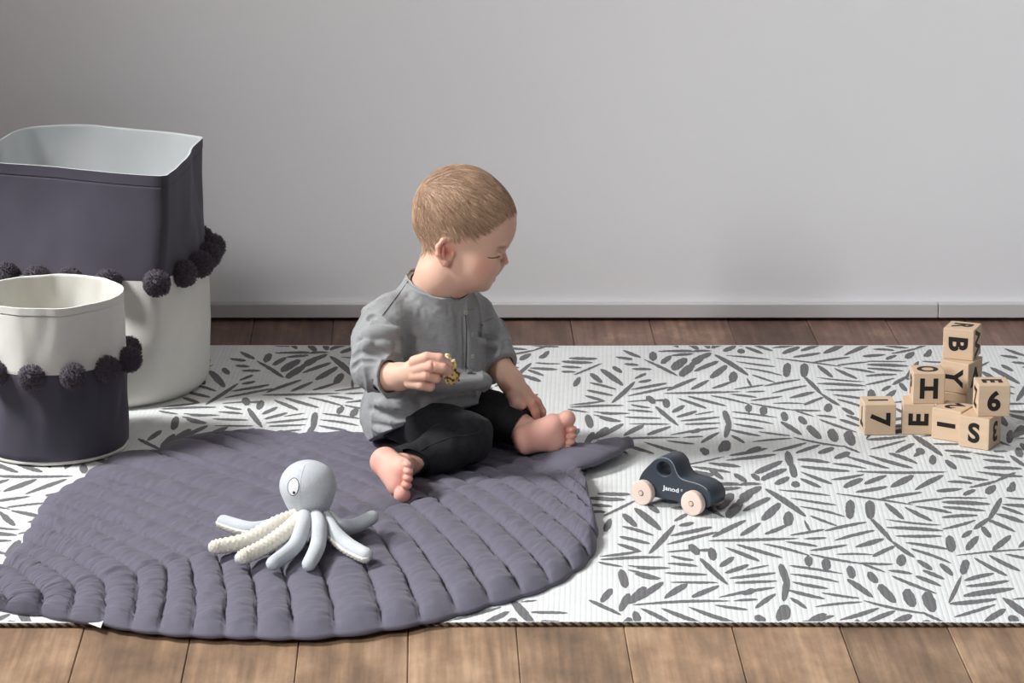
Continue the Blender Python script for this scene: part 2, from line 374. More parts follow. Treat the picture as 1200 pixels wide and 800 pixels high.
#@@RUG
# ================================================================ RUG
RZ = 0.006
def build_rug():
    y0 = P(600, 734.0).y; y1 = P(600, 408.5).y; x0, x1 = -1.32, 1.34
    STR = []
    def add(ox, oy, sc, rows):
        for (a, b, c, d, ww) in rows:
            STR.append((ox+a/sc, oy+b/sc, ox+c/sc, oy+d/sc, ww/sc))
    S = 4.705
    add(850, 570, S, [(-93,298,405,286,14),(210,315,465,380,12),(465,372,760,425,11),(740,418,885,472,11),(330,303,510,328,13),(430,287,560,283,11),
     (355,268,550,235,12),(465,352,675,320,13),(545,245,780,195,15),(600,297,825,240,15),(715,333,875,287,20),(810,385,940,325,18),
     (610,373,820,375,9),(745,420,930,427,12),(800,175,925,310,22),(910,295,1045,390,19),(795,75,800,180,46),(690,72,685,178,42),
     (880,90,985,180,25),(610,38,1035,100,9),(220,12,445,165,27),(290,18,580,50,11),(360,62,615,102,11),(405,108,660,165,11),
     (465,160,620,218,12),(350,135,345,218,48),(355,205,215,262,18),(305,92,200,185,36),(195,200,80,270,22),(250,60,95,135,24),
     (200,0,75,60,30),(95,85,5,170,46),(150,40,60,95,30),(115,185,-73,278,22),(435,185,470,250,14),(0,335,190,410,18),
     (60,318,315,392,17),(50,388,-33,440,26),(130,430,-3,475,20),(240,432,115,458,8),(20,505,280,475,15),(50,530,285,520,13),
     (-35,610,275,555,15),(90,592,165,568,26),(45,630,180,622,12),(-58,652,125,678,13),(165,670,280,590,22),(302,425,342,540,34),
     (343,500,320,632,32),(350,435,650,480,12),(358,482,630,527,13),(365,525,570,562,15),(346,570,550,618,16),(355,612,450,672,18),
     (325,650,290,742,40),(185,705,180,745,36),(455,380,462,440,38),(550,395,560,462,42),(680,435,705,507,40),(785,470,840,530,34),
     (845,540,940,640,40),(670,510,815,610,27),(530,585,740,615,12),(495,662,755,635,12),(630,735,850,668,19),(780,748,940,684,22),
     (925,748,1030,708,28),(455,742,560,703,26)])
    add(980, 570, S, [(150,628,500,700,12),(470,690,590,745,13),(380,565,430,662,52),(490,580,540,692,54),(285,462,420,480,14),(305,492,555,590,15),
     (365,372,350,438,42),(105,30,285,0,17),(240,68,475,30,14),(395,90,600,65,11),(435,108,640,145,14),(375,112,530,190,18),
     (270,180,580,212,10),(275,225,590,243,17),(325,272,585,272,14),(380,308,620,345,15),(410,342,635,422,14),(445,405,530,458,23),
     (570,425,645,490,25),(475,460,600,510,18),(435,492,580,548,18),(550,22,695,12,13),(700,45,770,18,20),(820,35,880,0,34),
     (960,-5,965,30,42),(580,60,835,62,9),(580,85,850,97,19),(585,112,825,133,15),(580,170,780,158,15),(585,235,770,185,14),
     (912,60,840,185,26),(850,170,755,235,22),(690,280,750,242,22),(800,220,855,280,26),(930,60,1100,68,10),(915,98,1100,110,16),(910,112,1035,155,15),
     (880,148,1035,198,19),(830,180,990,250,17),(620,268,640,362,44),(785,272,715,350,32),(965,268,860,350,28),(1060,290,1005,335,20),
     (660,380,1080,344,9),(720,402,695,485,38),(690,490,620,642,20),(760,392,945,492,18),(840,378,1015,465,19),(930,372,1100,410,14),
     (705,518,870,478,19),(715,548,955,518,18),(700,602,980,562,26),(625,645,885,618,19),(650,718,880,648,15),(815,745,935,675,28),
     (916,610,1050,722,21),(990,712,965,755,52),(968,622,1060,613,9)])
    add(690, 570, S, [(45,38,230,42,17),(0,62,200,70,18),(0,100,130,108,14),(0,138,95,140,13),(80,162,260,75,12),(325,100,390,145,25),
     (455,117,515,120,11),(250,118,400,240,31),(470,190,545,150,18),(495,215,580,198,17),(449,270,680,222,17),(430,318,710,250,16),
     (475,210,330,370,25),(185,150,265,220,28),(183,218,360,270,14),(168,275,340,315,16),(155,315,290,358,17),(60,385,290,355,13),
     (60,402,410,388,13),(430,360,700,350,9),(550,320,610,372,36),(672,335,690,408,38),(600,352,690,350,14),(450,382,580,406,14),
     (432,422,600,438,13),(415,475,655,485,14),(450,526,710,528,10),(612,395,768,540,24),(215,435,450,448,12),(215,458,400,508,13),
     (265,628,412,526,29),(415,615,545,538,30),(565,608,720,545,22),(240,652,780,630,13),(400,670,620,752,19),(550,663,815,752,19),
     (285,670,450,752,20),(250,685,275,752,36),(175,455,205,560,42),(65,637,130,563,34),(225,588,170,688,34),(0,625,180,708,18),
     (122,175,85,248,30),(50,415,185,440,11),(710,15,840,5,15),(700,110,800,42,44),(640,110,750,170,7)])
    add(850, 400, S, [(600,642,690,612,24),(660,630,905,700,15),(790,628,1035,698,17),(900,615,1060,672,17),(340,603,362,690,36),(362,670,385,752,34),(395,650,580,668,16),
     (415,688,690,715,16),(415,718,590,785,16),(410,755,530,805,18),(590,672,780,700,11),(580,762,765,732,14),(720,715,1220,718,12),
     (650,803,760,757,26),(765,785,890,738,21),(910,802,1040,738,28),(20,628,235,588,15),(0,655,280,622,15),(160,725,315,658,25),
     (195,762,340,702,27),(140,730,190,765,25),(270,785,355,748,25),(-35,672,85,690,12),(45,728,120,772,24),(-140,785,205,785,9),
     (390,768,385,805,40)])
    add(680, 400, S, [(235,48,335,88,15),(350,98,540,190,13),(400,55,400,108,36),(443,120,505,78,24),(500,78,600,68,11),(430,55,620,48,9),(625,50,720,52,9),(505,155,583,98,36),(195,85,290,97,12),(240,122,325,130,11),(285,150,395,153,11),(540,688,800,633,8),(690,588,690,628,36),(815,545,795,605,44),(705,668,880,690,13),(615,690,830,720,13),(545,708,740,735,22),
     (710,700,790,760,22)])
    add(1060, 480, 6.664, [(85,205,300,360,33),(70,365,155,310,28),(222,350,220,430,48),(315,392,408,462,34),(220,265,470,270,14),(310,315,530,332,19),
     (350,355,525,382,20),(530,335,780,370,13),(610,388,830,408,21),(615,450,920,460,23),(560,482,930,520,19),(418,518,658,548,19),
     (330,560,535,573,18),(505,605,740,550,18),(700,565,872,488,20),(250,638,455,617,18),(455,665,545,625,26),(640,655,708,588,38),(825,642,855,560,46),
     (820,355,940,440,27),(875,295,918,370,48),(850,215,935,125,52),(80,625,305,510,33),(820,15,1000,15,14),(820,45,1000,80,15),(690,325,810,325,12)])
    V1 = Vector((0.029, -0.7680)); V2 = Vector((0.659, 0.0104))
    mb = MB()
    nx, ny = 90, 50
    vv = []; ff = []
    def ez(x): return 0.0016*math.sin(x*5.1+0.6)+0.0011*math.sin(x*13+1)
    for j in range(ny+1):
        for i in range(nx+1):
            x = x0+(x1-x0)*i/nx; y = y0+(y1-y0)*j/ny
            if j == 0: y += ez(x)
            if j == ny: y += 0.8*ez(x*1.3+2)
            vv.append((x, y, RZ))
    for j in range(ny):
        for i in range(nx):
            a = j*(nx+1)+i; ff.append((a, a+1, a+nx+2, a+nx+1))
    mb.add(vv, ff, 0)
    # side skirts
    ring = [i for i in range(nx+1)]+[j*(nx+1)+nx for j in range(1, ny+1)]+[ny*(nx+1)+i for i in range(nx-1, -1, -1)]+[j*(nx+1) for j in range(ny-1, 0, -1)]
    top = [vv[i] for i in ring]; n = len(ring)
    mb.add(top+[(p[0], p[1], 0.0008) for p in top], [(i, i+n, (i+1) % n+n, (i+1) % n) for i in range(n)]+[tuple(range(n, 2*n))], 0)
    rr = random.Random(3)
    for (ax, ay, bx, by, ww) in STR:
        L = math.hypot(bx-ax, by-ay); dx, dy = (bx-ax)/L, (by-ay)/L; nxx, nyy = -dy, dx
        ww *= 1.22; ns = max(5, int(L/2.2)); left = []; right = []; zq = RZ+0.0001+rr.random()*0.0004
        fat = ww/L; pw = 0.42 if fat < 0.25 else 0.34
        bend = rr.uniform(-0.02, 0.02)*L
        sk = rr.uniform(0.8, 1.25)
        for k in range(ns+1):
            t = k/ns; pr = max(0.10, math.sin(math.pi*t**sk)**pw)*(0.93+0.14*rr.random())
            bo = bend*math.sin(math.pi*t)
            cx_, cy_ = ax+dx*L*t+nxx*bo, ay+dy*L*t+nyy*bo
            j1 = rr.uniform(-.22, .22); j2 = rr.uniform(-.22, .22)
            left.append((cx_+nxx*(ww/2*pr+j1), cy_+nyy*(ww/2*pr+j1))); right.append((cx_-nxx*(ww/2*pr+j2), cy_-nyy*(ww/2*pr+j2)))
        wl = [P(*p, zq) for p in left]; wr = [P(*p, zq) for p in right]
        for i in range(-4, 4):
            for j in range(-2, 3):
                o = V2*i+V1*j
                cyy = [p.y+o.y for p in wl+wr]; cxx = [p.x+o.x for p in wl+wr]
                if max(cyy) < y0+0.004 or min(cyy) > y1-0.004 or max(cxx) < x0 or min(cxx) > x1: continue
                vs_ = []; 
                for p, q in zip(wl, wr):
                    for r in (p, q): vs_.append((min(max(r.x+o.x, x0+.004), x1-.004), min(max(r.y+o.y, y0+0.0035), y1-0.0035), r.z))
                fs = [(2*k, 2*k+1, 2*k+3, 2*k+2) for k in range(len(wl)-1)]
                kk = len(wl)//2; e1 = wl[kk]-wr[kk]; e2 = wl[kk+1]-wl[kk]
                if e1.x*e2.y-e1.y*e2.x > 0: fs = [q_[::-1] for q_ in fs]
                mb.add(vs_, fs, 1)
    white = mat('rug_white_weave', lin(216, 218, 216), 0.9, 0.15, noise=0.03, nscale=60)
    grey = mat('rug_grey_yarn', lin(112, 111, 112), 0.95, 0.1, noise=0.10, nscale=350)
    for m in (white, grey):
        N = m.node_tree.nodes; L_ = m.node_tree.links; b = N['Principled BSDF']
        tc = N.new('ShaderNodeTexCoord'); mp = N.new('ShaderNodeMapping'); mp.inputs['Rotation'].default_value = (0, 0, math.radians(1.6)); L_.new(tc.outputs['Object'], mp.inputs['Vector'])
        wv = N.new('ShaderNodeTexWave'); wv.inputs['Scale'].default_value = 44; wv.inputs['Distortion'].default_value = 0.15; wv.bands_direction = 'X'
        L_.new(mp.outputs[0], wv.inputs['Vector'])
        wy = N.new('ShaderNodeTexWave'); wy.inputs['Scale'].default_value = 62; wy.bands_direction = 'Y'; L_.new(mp.outputs[0], wy.inputs['Vector'])
        pw_ = N.new('ShaderNodeMath'); pw_.operation = 'POWER'; pw_.inputs[1].default_value = 0.35; L_.new(wv.outputs['Fac'], pw_.inputs[0])
        ad = N.new('ShaderNodeMath'); ad.operation = 'MULTIPLY_ADD'; L_.new(wy.outputs['Fac'], ad.inputs[0]); ad.inputs[1].default_value = 0.25; L_.new(pw_.outputs[0], ad.inputs[2])
        bp = N.new('ShaderNodeBump'); bp.inputs['Strength'].default_value = 0.35; bp.inputs['Distance'].default_value = 0.0010
        L_.new(ad.outputs[0], bp.inputs['Height']); L_.new(bp.outputs[0], b.inputs['Normal'])
    rug = mb.build('rug', [white, grey], None, False)
    tag(rug, 'long white rug woven with grey fern strokes, under the toys and the seated child', 'rug')
    # twisted cord binding along the near edge
    mc = MB(); npt = 900
    for ph, mi in ((0, 0), (math.pi, 1)):
        pts = []
        for k in range(npt+1):
            x = x0+(x1-x0)*k/npt; a = x*2*math.pi/0.0125+ph
            pts.append((x, y0+ez(x)-0.0012+0.0013*math.cos(a), 0.0031+0.0012*math.sin(a)))
        v, f = tube(pts, 0.0021, 6); mc.add(v, f, mi)
    mc.build('binding_cord', [mat('cord_dark', lin(44, 36, 30), 0.9), mat('cord_tan', lin(112, 96, 78), 0.9)], rug)
build_rug()
def smoothpath2(p): return [(q.x, q.y) for q in smoothpath([Vector((x, y, 0)) for x, y in p], 8)]
#@@QUILT
# ================================================================ QUILTED LEAF MAT
def build_quilt():
    rows = [((-50,700),(-50,702),(-50,696)),((10,697),(8,713),(-20,680)),((50,690),(48,717),(2,664)),((87,680),(81,724),(14,648)),
     ((120,674),(120,728),(27,636)),((159,665),(153,735),(36,617)),((194,657),(186,739),(45,603)),((221,649),(225,742),(50,590)),
     ((252,641),(263,743),(69,575)),((282,632),(300,744),(85,565)),((313,624),(343,745),(99,558)),((350,615),(393,742),(120,543)),
     ((395,605),(448,735),(150,527)),((425,599),(493,728),(182,530)),((450,593),(535,718),(212,513)),((478,585),(574,706),(235,507)),
     ((505,577),(612,696),(260,505)),((532,569),(645,684),(301,507)),((556,563),(671,668),(336,511)),((582,557),(690,652),(368,508)),
     ((608,553),(699,628),(397,508)),((635,549),(698,610),(430,512)),((655,545),(690,590),(540,518)),((676,541),(686,568),(640,519))]
    z0 = RZ+0.0012
    n = len(rows); NV = 110; NU = 12
    V = []; Fc = []
    grids = []
    for side in (0, 1):
        lines = []
        for i, (s, l, u) in enumerate(rows):
            A = P(*s, 0.024); e = (l if side == 0 else u); B = P(*e, 0.012)
            A = Vector((A.x, A.y)); B = Vector((B.x, B.y)); d = B-A
            # seams leave the rib curved
            nrm = Vector((-d.y, d.x)); k = (-0.07 if side == 1 else 0.045)
            lines.append((A, A*0.5+B*0.5+nrm*k, B))
        cols = []; meta = []
        for i in range(n-1):
            for j in range(NU+(1 if i == n-2 else 0)):
                t = j/NU; pu = math.sin(math.pi*t)
                col = []
                for q in range(NV+1):
                    v = q/NV
                    def bz(Ln): return Ln[0]*(1-v)**2+Ln[1]*2*v*(1-v)+Ln[2]*v*v
                    a, b = bz(lines[i]), bz(lines[i+1]); wd = (b-a).length
                    p = a*(1-t)+b*t
                    # scalloped edge: bulges out between the seams
                    if i > 0: p = p+(lines[i][2]-lines[i][0]).normalized()*(0.22*wd*pu*max(0, v-0.85)/0.15)*0.55
                    amp = min(0.0140, 0.0022+0.22*wd)*(0.80 if side else 1.0)*(1-0.42*math.exp(-(((p.x+.10)/.17)**2+((p.y-4.76)/.15)**2)**2))
                    edge = max(0.0, 1-max(0, (v-0.86)/0.14)**2.0); rib = 0.52+0.48*min(1, v/0.05)
                    pf = (pu**0.36)
                    z = 0.0075+amp*pf*rib
                    # gathered wrinkles at the seams, soft creases on the puffs
                    sx = Vector((p.x*26, p.y*26, i*3.7+side*9)); 
                    wr = mnoise.noise(Vector((v*55+i*5.1, t*2.2, side*3+i*1.3)))*0.0022*(0.35+1.15*(1-pu))
                    wr += mnoise.noise(sx)*0.0022*pu+mnoise.noise(sx*2.7)*0.0011*(0.4+pu)
                    wr += 0.003*max(0, mnoise.noise(Vector((v*9+i*2.3, t*1.1, 4+side)))) * pu
                    z = (z+wr)*edge+0.004*(1-edge)
                    p = p+Vector((mnoise.noise(Vector((v*7, i*2.1+t*1.5, 8+side))), mnoise.noise(Vector((v*7, i*2.1+t*1.5, 18+side)))))*0.0035*min(1, v*3)*(1-max(0, v-0.9)*10)
                    col.append((p.x, p.y, z0+max(z, 0.004)))
                cols.append(col)
        grids.append(cols)
    mb = MB()
    for side, cols in enumerate(grids):
        nc = len(cols); vv = [p for c in cols for p in c]; ff = []
        for i in range(nc-1):
            for q in range(NV):
                a = i*(NV+1)+q; b = a+NV+1
                ff.append((a, a+1, b+1, b) if side == 0 else (a, b, b+1, a+1))
        mb.add(vv, ff)
        # underside rim and bottom
        rim = [c[-1] for c in cols]; sp = [c[0] for c in cols]
        lowr = [(p[0], p[1], z0) for p in rim]; lows = [(p[0], p[1], z0) for p in sp]
        N_ = len(rim); vv = rim+lowr+lows
        ff = []
        for i in range(N_-1):
            ff.append((i, i+N_, i+1+N_, i+1) if side == 0 else (i, i+1, i+1+N_, i+N_))
            ff.append((i+N_, i+2*N_, i+1+2*N_, i+1+N_) if side == 0 else (i+N_, i+1+N_, i+1+2*N_, i+2*N_))
        mb.add(vv, ff)
    # curved stem
    sp_ = [P(x, y, 0) for x, y in smoothpath2([(612, 557), (645, 557), (675, 553), (700, 546.5), (722, 538.5), (741, 534)])]
    NS_ = len(sp_); vv = []; ff = []; NR = 20
    for i, p in enumerate(sp_):
        t = i/(NS_-1); d = sp_[min(i+1, NS_-1)]-sp_[max(i-1, 0)]; d.z = 0; d.normalize(); s_ = Vector((-d.y, d.x, 0))
        hw = (0.062*(1-t)**0.8+0.005)*min(1, .5+t*3) if t < .97 else 0.004; hh = 0.0165*(1-0.5*t)*min(1, 0.05+t*2.4)*(1+0.08*math.sin(t*26)) if t < .97 else .004
        for j in range(NR):
            a = 2*math.pi*j/NR; ca, sa = math.cos(a), math.sin(a)
            wr = 0.0016*mnoise.noise(Vector((t*22, math.cos(a)*1.5, 3)))-0.0030*max(0, math.cos(t*38+ca*2.2))**6
            vv.append(p+s_*(hw*ca)+Vector((0, 0, z0+0.002+hh+(hh+wr)*sa+0.006*t)))
    for i in range(NS_-1):
        for j in range(NR): ff.append((i*NR+j, (i+1)*NR+j, (i+1)*NR+(j+1) % NR, i*NR+(j+1) % NR))
    ff.append(tuple((NS_-1)*NR+j for j in range(NR))); ff.append(tuple(range(NR-1, -1, -1)))
    mb.add(vv, ff)
    m = mat('slate_violet_cotton', lin(98, 95, 107), 0.85, 0.2, noise=0.04, nscale=25, bump=0.35, bscale=90, sheen=0.15)
    # fine crumple
    root = mb.build('leaf_mat', m)
    bm = bmesh.new(); bm.from_mesh(root.data); bmesh.ops.remove_doubles(bm, verts=bm.verts, dist=0.0002); bm.to_mesh(root.data); bm.free()
    root.data.polygons.foreach_set('use_smooth', [True]*len(root.data.polygons))
    tag(root, 'slate grey quilted leaf-shaped play mat lying across the rug, under the seated child', 'play mat')
    # white care tag sticking out under the near edge
    a, b, c_, d = P(91, 725, .010), P(118, 735, .010), P(121, 727, .012), P(94, 716, .012)
    v = [a, b, c_, d]+[p-Vector((0, 0, .0008)) for p in (a, b, c_, d)]
    v, f = v, [(0, 1, 2, 3), (7, 6, 5, 4), (0, 4, 5, 1), (1, 5, 6, 2), (2, 6, 7, 3), (3, 7, 4, 0)]
    o = mesh_obj('care_tag', v, f, mat('white_tag', lin(235, 235, 232), 0.8), root, False); o['label'] = 'white care tag'
build_quilt()
#@@BASKETS
# ================================================================ BASKETS
pommat = mat('charcoal_yarn', lin(88, 82, 90), 0.95, 0.1, noise=0.25, nscale=300, sheen=0.2)
def pom_mesh(r=0.0215):
    mb = MB(); rr = random.Random(5)
    bm = bmesh.new(); bmesh.ops.create_icosphere(bm, subdivisions=4, radius=r*0.88)
    vv = []
    for v in bm.verts:
        d = v.co.normalized(); k = 1+0.12*mnoise.noise(d*3.2)+0.18*mnoise.noise(d*9)+rr.uniform(-.05, .05); vv.append(tuple(v.co*k))
    ff = [tuple(x.index for x in q.verts) for q in bm.faces]; bm.free(); mb.add(vv, ff)
    for k in range(900):
        d = Vector((rr.gauss(0, 1), rr.gauss(0, 1), rr.gauss(0, 1))).normalized()
        t = d.cross(Vector((rr.gauss(0, 1), rr.gauss(0, 1), rr.gauss(0, 1)))).normalized()
        l = r*(1.0+0.12*rr.random()+0.08*mnoise.noise(d*3.2)); wv = 0.00055
        a = d*r*0.78; e = d*l+t*r*rr.uniform(-.13, .13); s = t.cross(d)*wv
        mb.add([a+s, a-s*0.5+t*wv, a-s*0.5-t*wv, e+s, e-s*0.5+t*wv, e-s*0.5-t*wv], [(0, 1, 4, 3), (1, 2, 5, 4), (2, 0, 3, 5), (3, 4, 5)])
    o = mb.build('pompom', pommat, None, True); me = o.data; bpy.data.objects.remove(o); return me
POM = pom_mesh()
def basket(name, label, base, R, top_px, ztop, zb, m_low, m_up, m_lin, bulge, pom_a, pom_n, pom_s, foldseed, hem=0.018, pw=1.0, dent=None, lowtrim=None):
    root = empty(name, (base.x, base.y, RZ+0.0004), 0, label, 'storage basket', 'fabric storage baskets with pompoms')
    zB = RZ+0.0006
    top = [P(x, y, ztop) for x, y in top_px] if top_px else None
    NA = 144
    if top:
        path = smoothpath(top, 12, closed=True); cx = sum(p.x for p in path)/len(path); cy = sum(p.y for p in path)/len(path)
    else: cx, cy = base.x, base.y
    def topr(a):
        best = None
        for i in range(len(path)):
            p, q = path[i], path[(i+1) % len(path)]
            x1, y1, x2, y2 = p.x-cx, p.y-cy, q.x-cx, q.y-cy
            dx, dy = math.cos(a), math.sin(a); den = dx*(y2-y1)-dy*(x2-x1)
            if abs(den) < 1e-12: continue
            t = (x1*(y2-y1)-y1*(x2-x1))/den; u = (x1*dy-y1*dx)/den if False else ((x1*dy-y1*dx)/den)
            if t > 0 and -1e-6 <= u <= 1+1e-6: best = t if best is None else max(best, t)
        return best or R
    tr = [topr(2*math.pi*k/NA) for k in range(NA)] if top else [pw]*NA
    def ring(z, off=0.0):
        t = (z-zB)/(ztop-zB); w_ = t*t*(3-2*t); out = []
        for k in range(NA):
            a = 2*math.pi*k/NA
            rb = R+bulge*math.sin(min(1, t*1.15)*math.pi)
            if t < 0.05: rb -= 0.012*(1-t/0.05)**2
            x = (base.x+rb*math.cos(a))*(1-w_)+(cx+tr[k]*math.cos(a))*w_
            y = (base.y+rb*math.sin(a))*(1-w_)+(cy+tr[k]*math.sin(a))*w_
            ccx, ccy = base.x*(1-w_)+cx*w_, base.y*(1-w_)+cy*w_
            d = Vector((x-ccx, y-ccy)); L = d.length; d.normalize()
            fo = 0.0060*mnoise.noise(Vector((math.cos(a)*2.1, math.sin(a)*2.1, z*5+foldseed)))+0.0022*mnoise.noise(Vector((math.cos(a)*5, math.sin(a)*5, z*16+foldseed)))
            fo *= min(1, t*4)
            if dent:
                for (da, dz, dw, dh, dd) in dent:
                    aa = (a-da+math.pi) % (2*math.pi)-math.pi; fo -= dd*math.exp(-(aa/dw)**2-((z-dz)/dh)**2)
            L2 = L+fo+off
            out.append((ccx+d.x*L2, ccy+d.y*L2, z))
        return out
    def loft(zs, offs, nm, m, close=False):
        mb = MB(); rings = [ring(z, o) for z, o in zip(zs, offs)]
        vv = [p for r in rings for p in r]; ff = []
        for i in range(len(rings)-1):
            for k in range(NA): ff.append((i*NA+k, i*NA+(k+1) % NA, (i+1)*NA+(k+1) % NA, (i+1)*NA+k))
        if close: ff.append(tuple(range(NA-1, -1, -1)))
        mb.add(vv, ff); return mb.build(nm, m, root)
    def lins(a, b, n): return [a+(b-a)*i/n for i in range(n+1)]
    zs = lins(zB, zb, 26); loft(zs, [0]*len(zs), 'lower_body', m_low, True)
    zu = lins(zb-0.001, ztop, 30); of = []
    for z in zu: of.append(0.0016 if z > ztop-hem else 0.0009)
    # stitch line of the hem
    zu2 = []; of2 = []
    for z in sorted(set(zu+[ztop-hem-0.0012, ztop-hem, ztop-hem+0.0012])):
        zu2.append(z); of2.append(-0.0006 if abs(z-(ztop-hem)) < 1e-6 else (0.0016 if z > ztop-hem else 0.0009))
    zu2[0] = zb-0.001; of2[0] = 0.0
    loft(zu2, of2, 'upper_band', m_up)
    zs = [ztop]*2+[ztop-0.001]+lins(ztop-0.004, zb*0.3, 24); offs = [0.0016, -0.0005, -0.0022]+[-0.0024]*25
    zs[0] = ztop; zs[1] = ztop+0.0004
    loft(zs+[zB+0.01], offs+[-0.004], 'lining', m_lin, False)
    mbb = MB(); r0 = ring(zB+0.01, -0.004); mbb.add(r0, [tuple(range(NA))]); mbb.build('inner_base', m_lin, root, False)
    if lowtrim:
        r = ring(zB+0.0045, 0.0006); r.append(r[0]); v, f = tube(r, 0.0032, 8, False); mb = MB(); mb.add(v, f); o = mb.build('base_trim', lowtrim, root); o['label'] = 'cream piped base trim'
    rg = ring(zb-0.001, 0.0)
    for i in range(pom_n):
        a = pom_a+2*math.pi*i/pom_n; k = (a/(2*math.pi)*NA) % NA; i0 = int(k); p = Vector(rg[i0]).lerp(Vector(rg[(i0+1) % NA]), k-i0)
        c2 = Vector((base.x*0.5+cx*0.5, base.y*0.5+cy*0.5, zb)); d = (p-c2); d.z = 0; d.normalize()
        o = bpy.data.objects.new('pompom', POM); C.objects.link(o); o.parent = root
        o.location = p+d*(0.0115*pom_s)-root.location+Vector((0, 0, -0.001)); o.rotation_euler = (i*1.3, i*2.1, i*0.7); o.scale = (pom_s,)*3
        o['label'] = 'charcoal yarn pompom'
    return root
cream = mat('cream_canvas', lin(226, 224, 216), 0.85, 0.2, noise=0.02, nscale=30, bump=0.15, bscale=600)
slate = mat('slate_cotton', lin(76, 73, 84), 0.8, 0.25, noise=0.04, nscale=20, bump=0.15, bscale=700, sheen=0.1)
lining = mat('pale_lining', lin(214, 218, 218), 0.8, 0.2, noise=0.015, nscale=20)
bL = P(115, 452); zt = W(190, 205, bL.y-0.13).z; zb = W(187, 330, bL.y-0.15).z
basket('large_basket', 'tall fabric basket at the left with slate top, cream bottom and dark pompoms', bL, 0.184,
       [(189,205.6),(150,203.5),(100,199.5),(50,194.5),(0,190.5),(-30,187),(-55,180),(-62,172),(-48,165),(-20,164),(0,162.6),(16,154),(41,147.8),(96,146),(137,149),(192,154),(228,159),(235.5,161),(229,168),(222,180),(211,192),(199,201.5)],
       zt, zb, cream, slate, lining, 0.006, math.radians(-56), 20, 1.0, 1.7, dent=[(math.radians(-72), zb*0.72, 0.28, 0.035, 0.012), (math.radians(-50), zb*0.9, 0.12, 0.03, 0.006)])
bS = P(65, 527); zt2 = W(65, 341, bS.y).z; zb2 = W(75, 437, bS.y-0.1).z
basket('small_basket', 'short round fabric basket in front of the tall one, cream top over a slate bottom', bS, 0.114,
       None, zt2, zb2, slate, cream, cream, 0.000, math.radians(-97), 12, 0.92, 5.2, hem=0.012, pw=0.1095,
       dent=[(math.radians(-60), zb2*0.75, 0.3, 0.03, 0.007), (math.radians(-20), zb2*0.4, 0.25, 0.03, 0.005), (math.radians(-60), zb2*1.35, 0.2, 0.03, 0.003)], lowtrim=cream)
#@@BLOCKS
# ================================================================ LETTER BLOCKS
blockm = mat('beech_wood', lin(208, 181, 152), 0.6, 0.3, noise=0.05, nscale=14, stretch=(1, 1, 9), bump=0.08, bscale=60)
inkm = mat('black_print', lin(30, 26, 24), 0.6, 0.3)
S_ = 0.0500
bm = bmesh.new(); bmesh.ops.create_cube(bm, size=S_)
bmesh.ops.bevel(bm, geom=bm.edges[:], offset=0.0016, segments=3, profile=0.5, affect='EDGES')
BME = bpy.data.meshes.new('wooden_block'); bm.to_mesh(BME); bm.free(); BME.materials.append(blockm)
def block(corner, yaw, face, label, front=None, left=None, right=None, top=None):
    """corner: world point of the nearest bottom corner; face: which block corner that is ('fl' front-left, 'fr' front-right)"""
    o = bpy.data.objects.new('wooden_block', BME); C.objects.link(o)
    a = math.radians(yaw); ca, sa = math.cos(a), math.sin(a); h = S_/2
    lx = -h if face == 'fl' else h; ly = -h
    o.location = (corner.x-(lx*ca-ly*sa), corner.y-(lx*sa+ly*ca), corner.z+h); o.rotation_euler = (0, 0, a)
    tag(o, label, 'toy block', 'wooden letter blocks stacked on the rug')
    for nm, spec in (('front', front), ('left', left), ('right', right), ('top', top)):
        if not spec: continue
        ch, rot = spec[:2]; sc = spec[2] if len(spec) > 2 else 1.0
        me = text_mesh(ch, 0.0415*sc, 0.0016, 0.00015)
        M = Matrix.Rotation(math.radians(rot), 4, 'Z')
        if nm == 'front': T = Matrix.Translation((0, -h-0.0001, 0)) @ Matrix.Rotation(math.pi/2, 4, 'X')
        if nm == 'left': T = Matrix.Translation((-h-0.0001, 0, 0)) @ Matrix.Rotation(-math.pi/2, 4, 'Z') @ Matrix.Rotation(math.pi/2, 4, 'X')
        if nm == 'right': T = Matrix.Translation((h+0.0001, 0, 0)) @ Matrix.Rotation(math.pi/2, 4, 'Z') @ Matrix.Rotation(math.pi/2, 4, 'X')
        if nm == 'top': T = Matrix.Translation((0, 0, h+0.0001))
        me.transform(T @ M); me.materials.clear(); me.materials.append(inkm)
        l = bpy.data.objects.new('letter', me); C.objects.link(l); l.parent = o; l['label'] = 'black printed character on the %s face' % nm
    return o
Zb = RZ+0.0006; L1 = Zb; L2 = Zb+S_+0.0002; L3 = L2+S_+0.0002
block(P(1012.4, 510, L1), 3, 'fl', 'wooden block standing alone at the left end of the stack, turned 7 in front', front=('7', -90), left=('T', 180), top=('1', 90))
block(P(1056.9, 508.8, L1), -5, 'fl', 'wooden block with a turned E on its front, bottom row, right of the 7 block', front=('E', 90))
block(P(1069.3, 473.2, L2), 0, 'fl', 'wooden block with an upright H, resting on the E block', front=('H', 0, 1.05), left=('P', 0), top=('O', 0))
block(P(1125.2, 518.9, L1), -33, 'fr', 'wooden block with a lying I, bottom row, between the E and S blocks', front=('I', 90), top=('2', 150))
block(P(1158.3, 528, L1), -30, 'fr', 'wooden block with an S in front and a turned 3 at its right side', front=('S', 0), right=('3', 180))
block(P(1145.3, 488.0, L2), 1, 'fl', 'wooden block with a 6, on top of the S block', front=('6', 0), left=('Z', 0), top=('E', -90))
block(P(1134, 462.8, L2), -34, 'fr', 'wooden block with a turned Y, carrying the B block', front=('Y', -90), right=('A', 0))
block(P(1140.3, 423.2, L3), -22, 'fr', 'wooden block with a turned B, topmost of the whole stack', front=('B', -90), right=('W', 90), top=('R', -90))
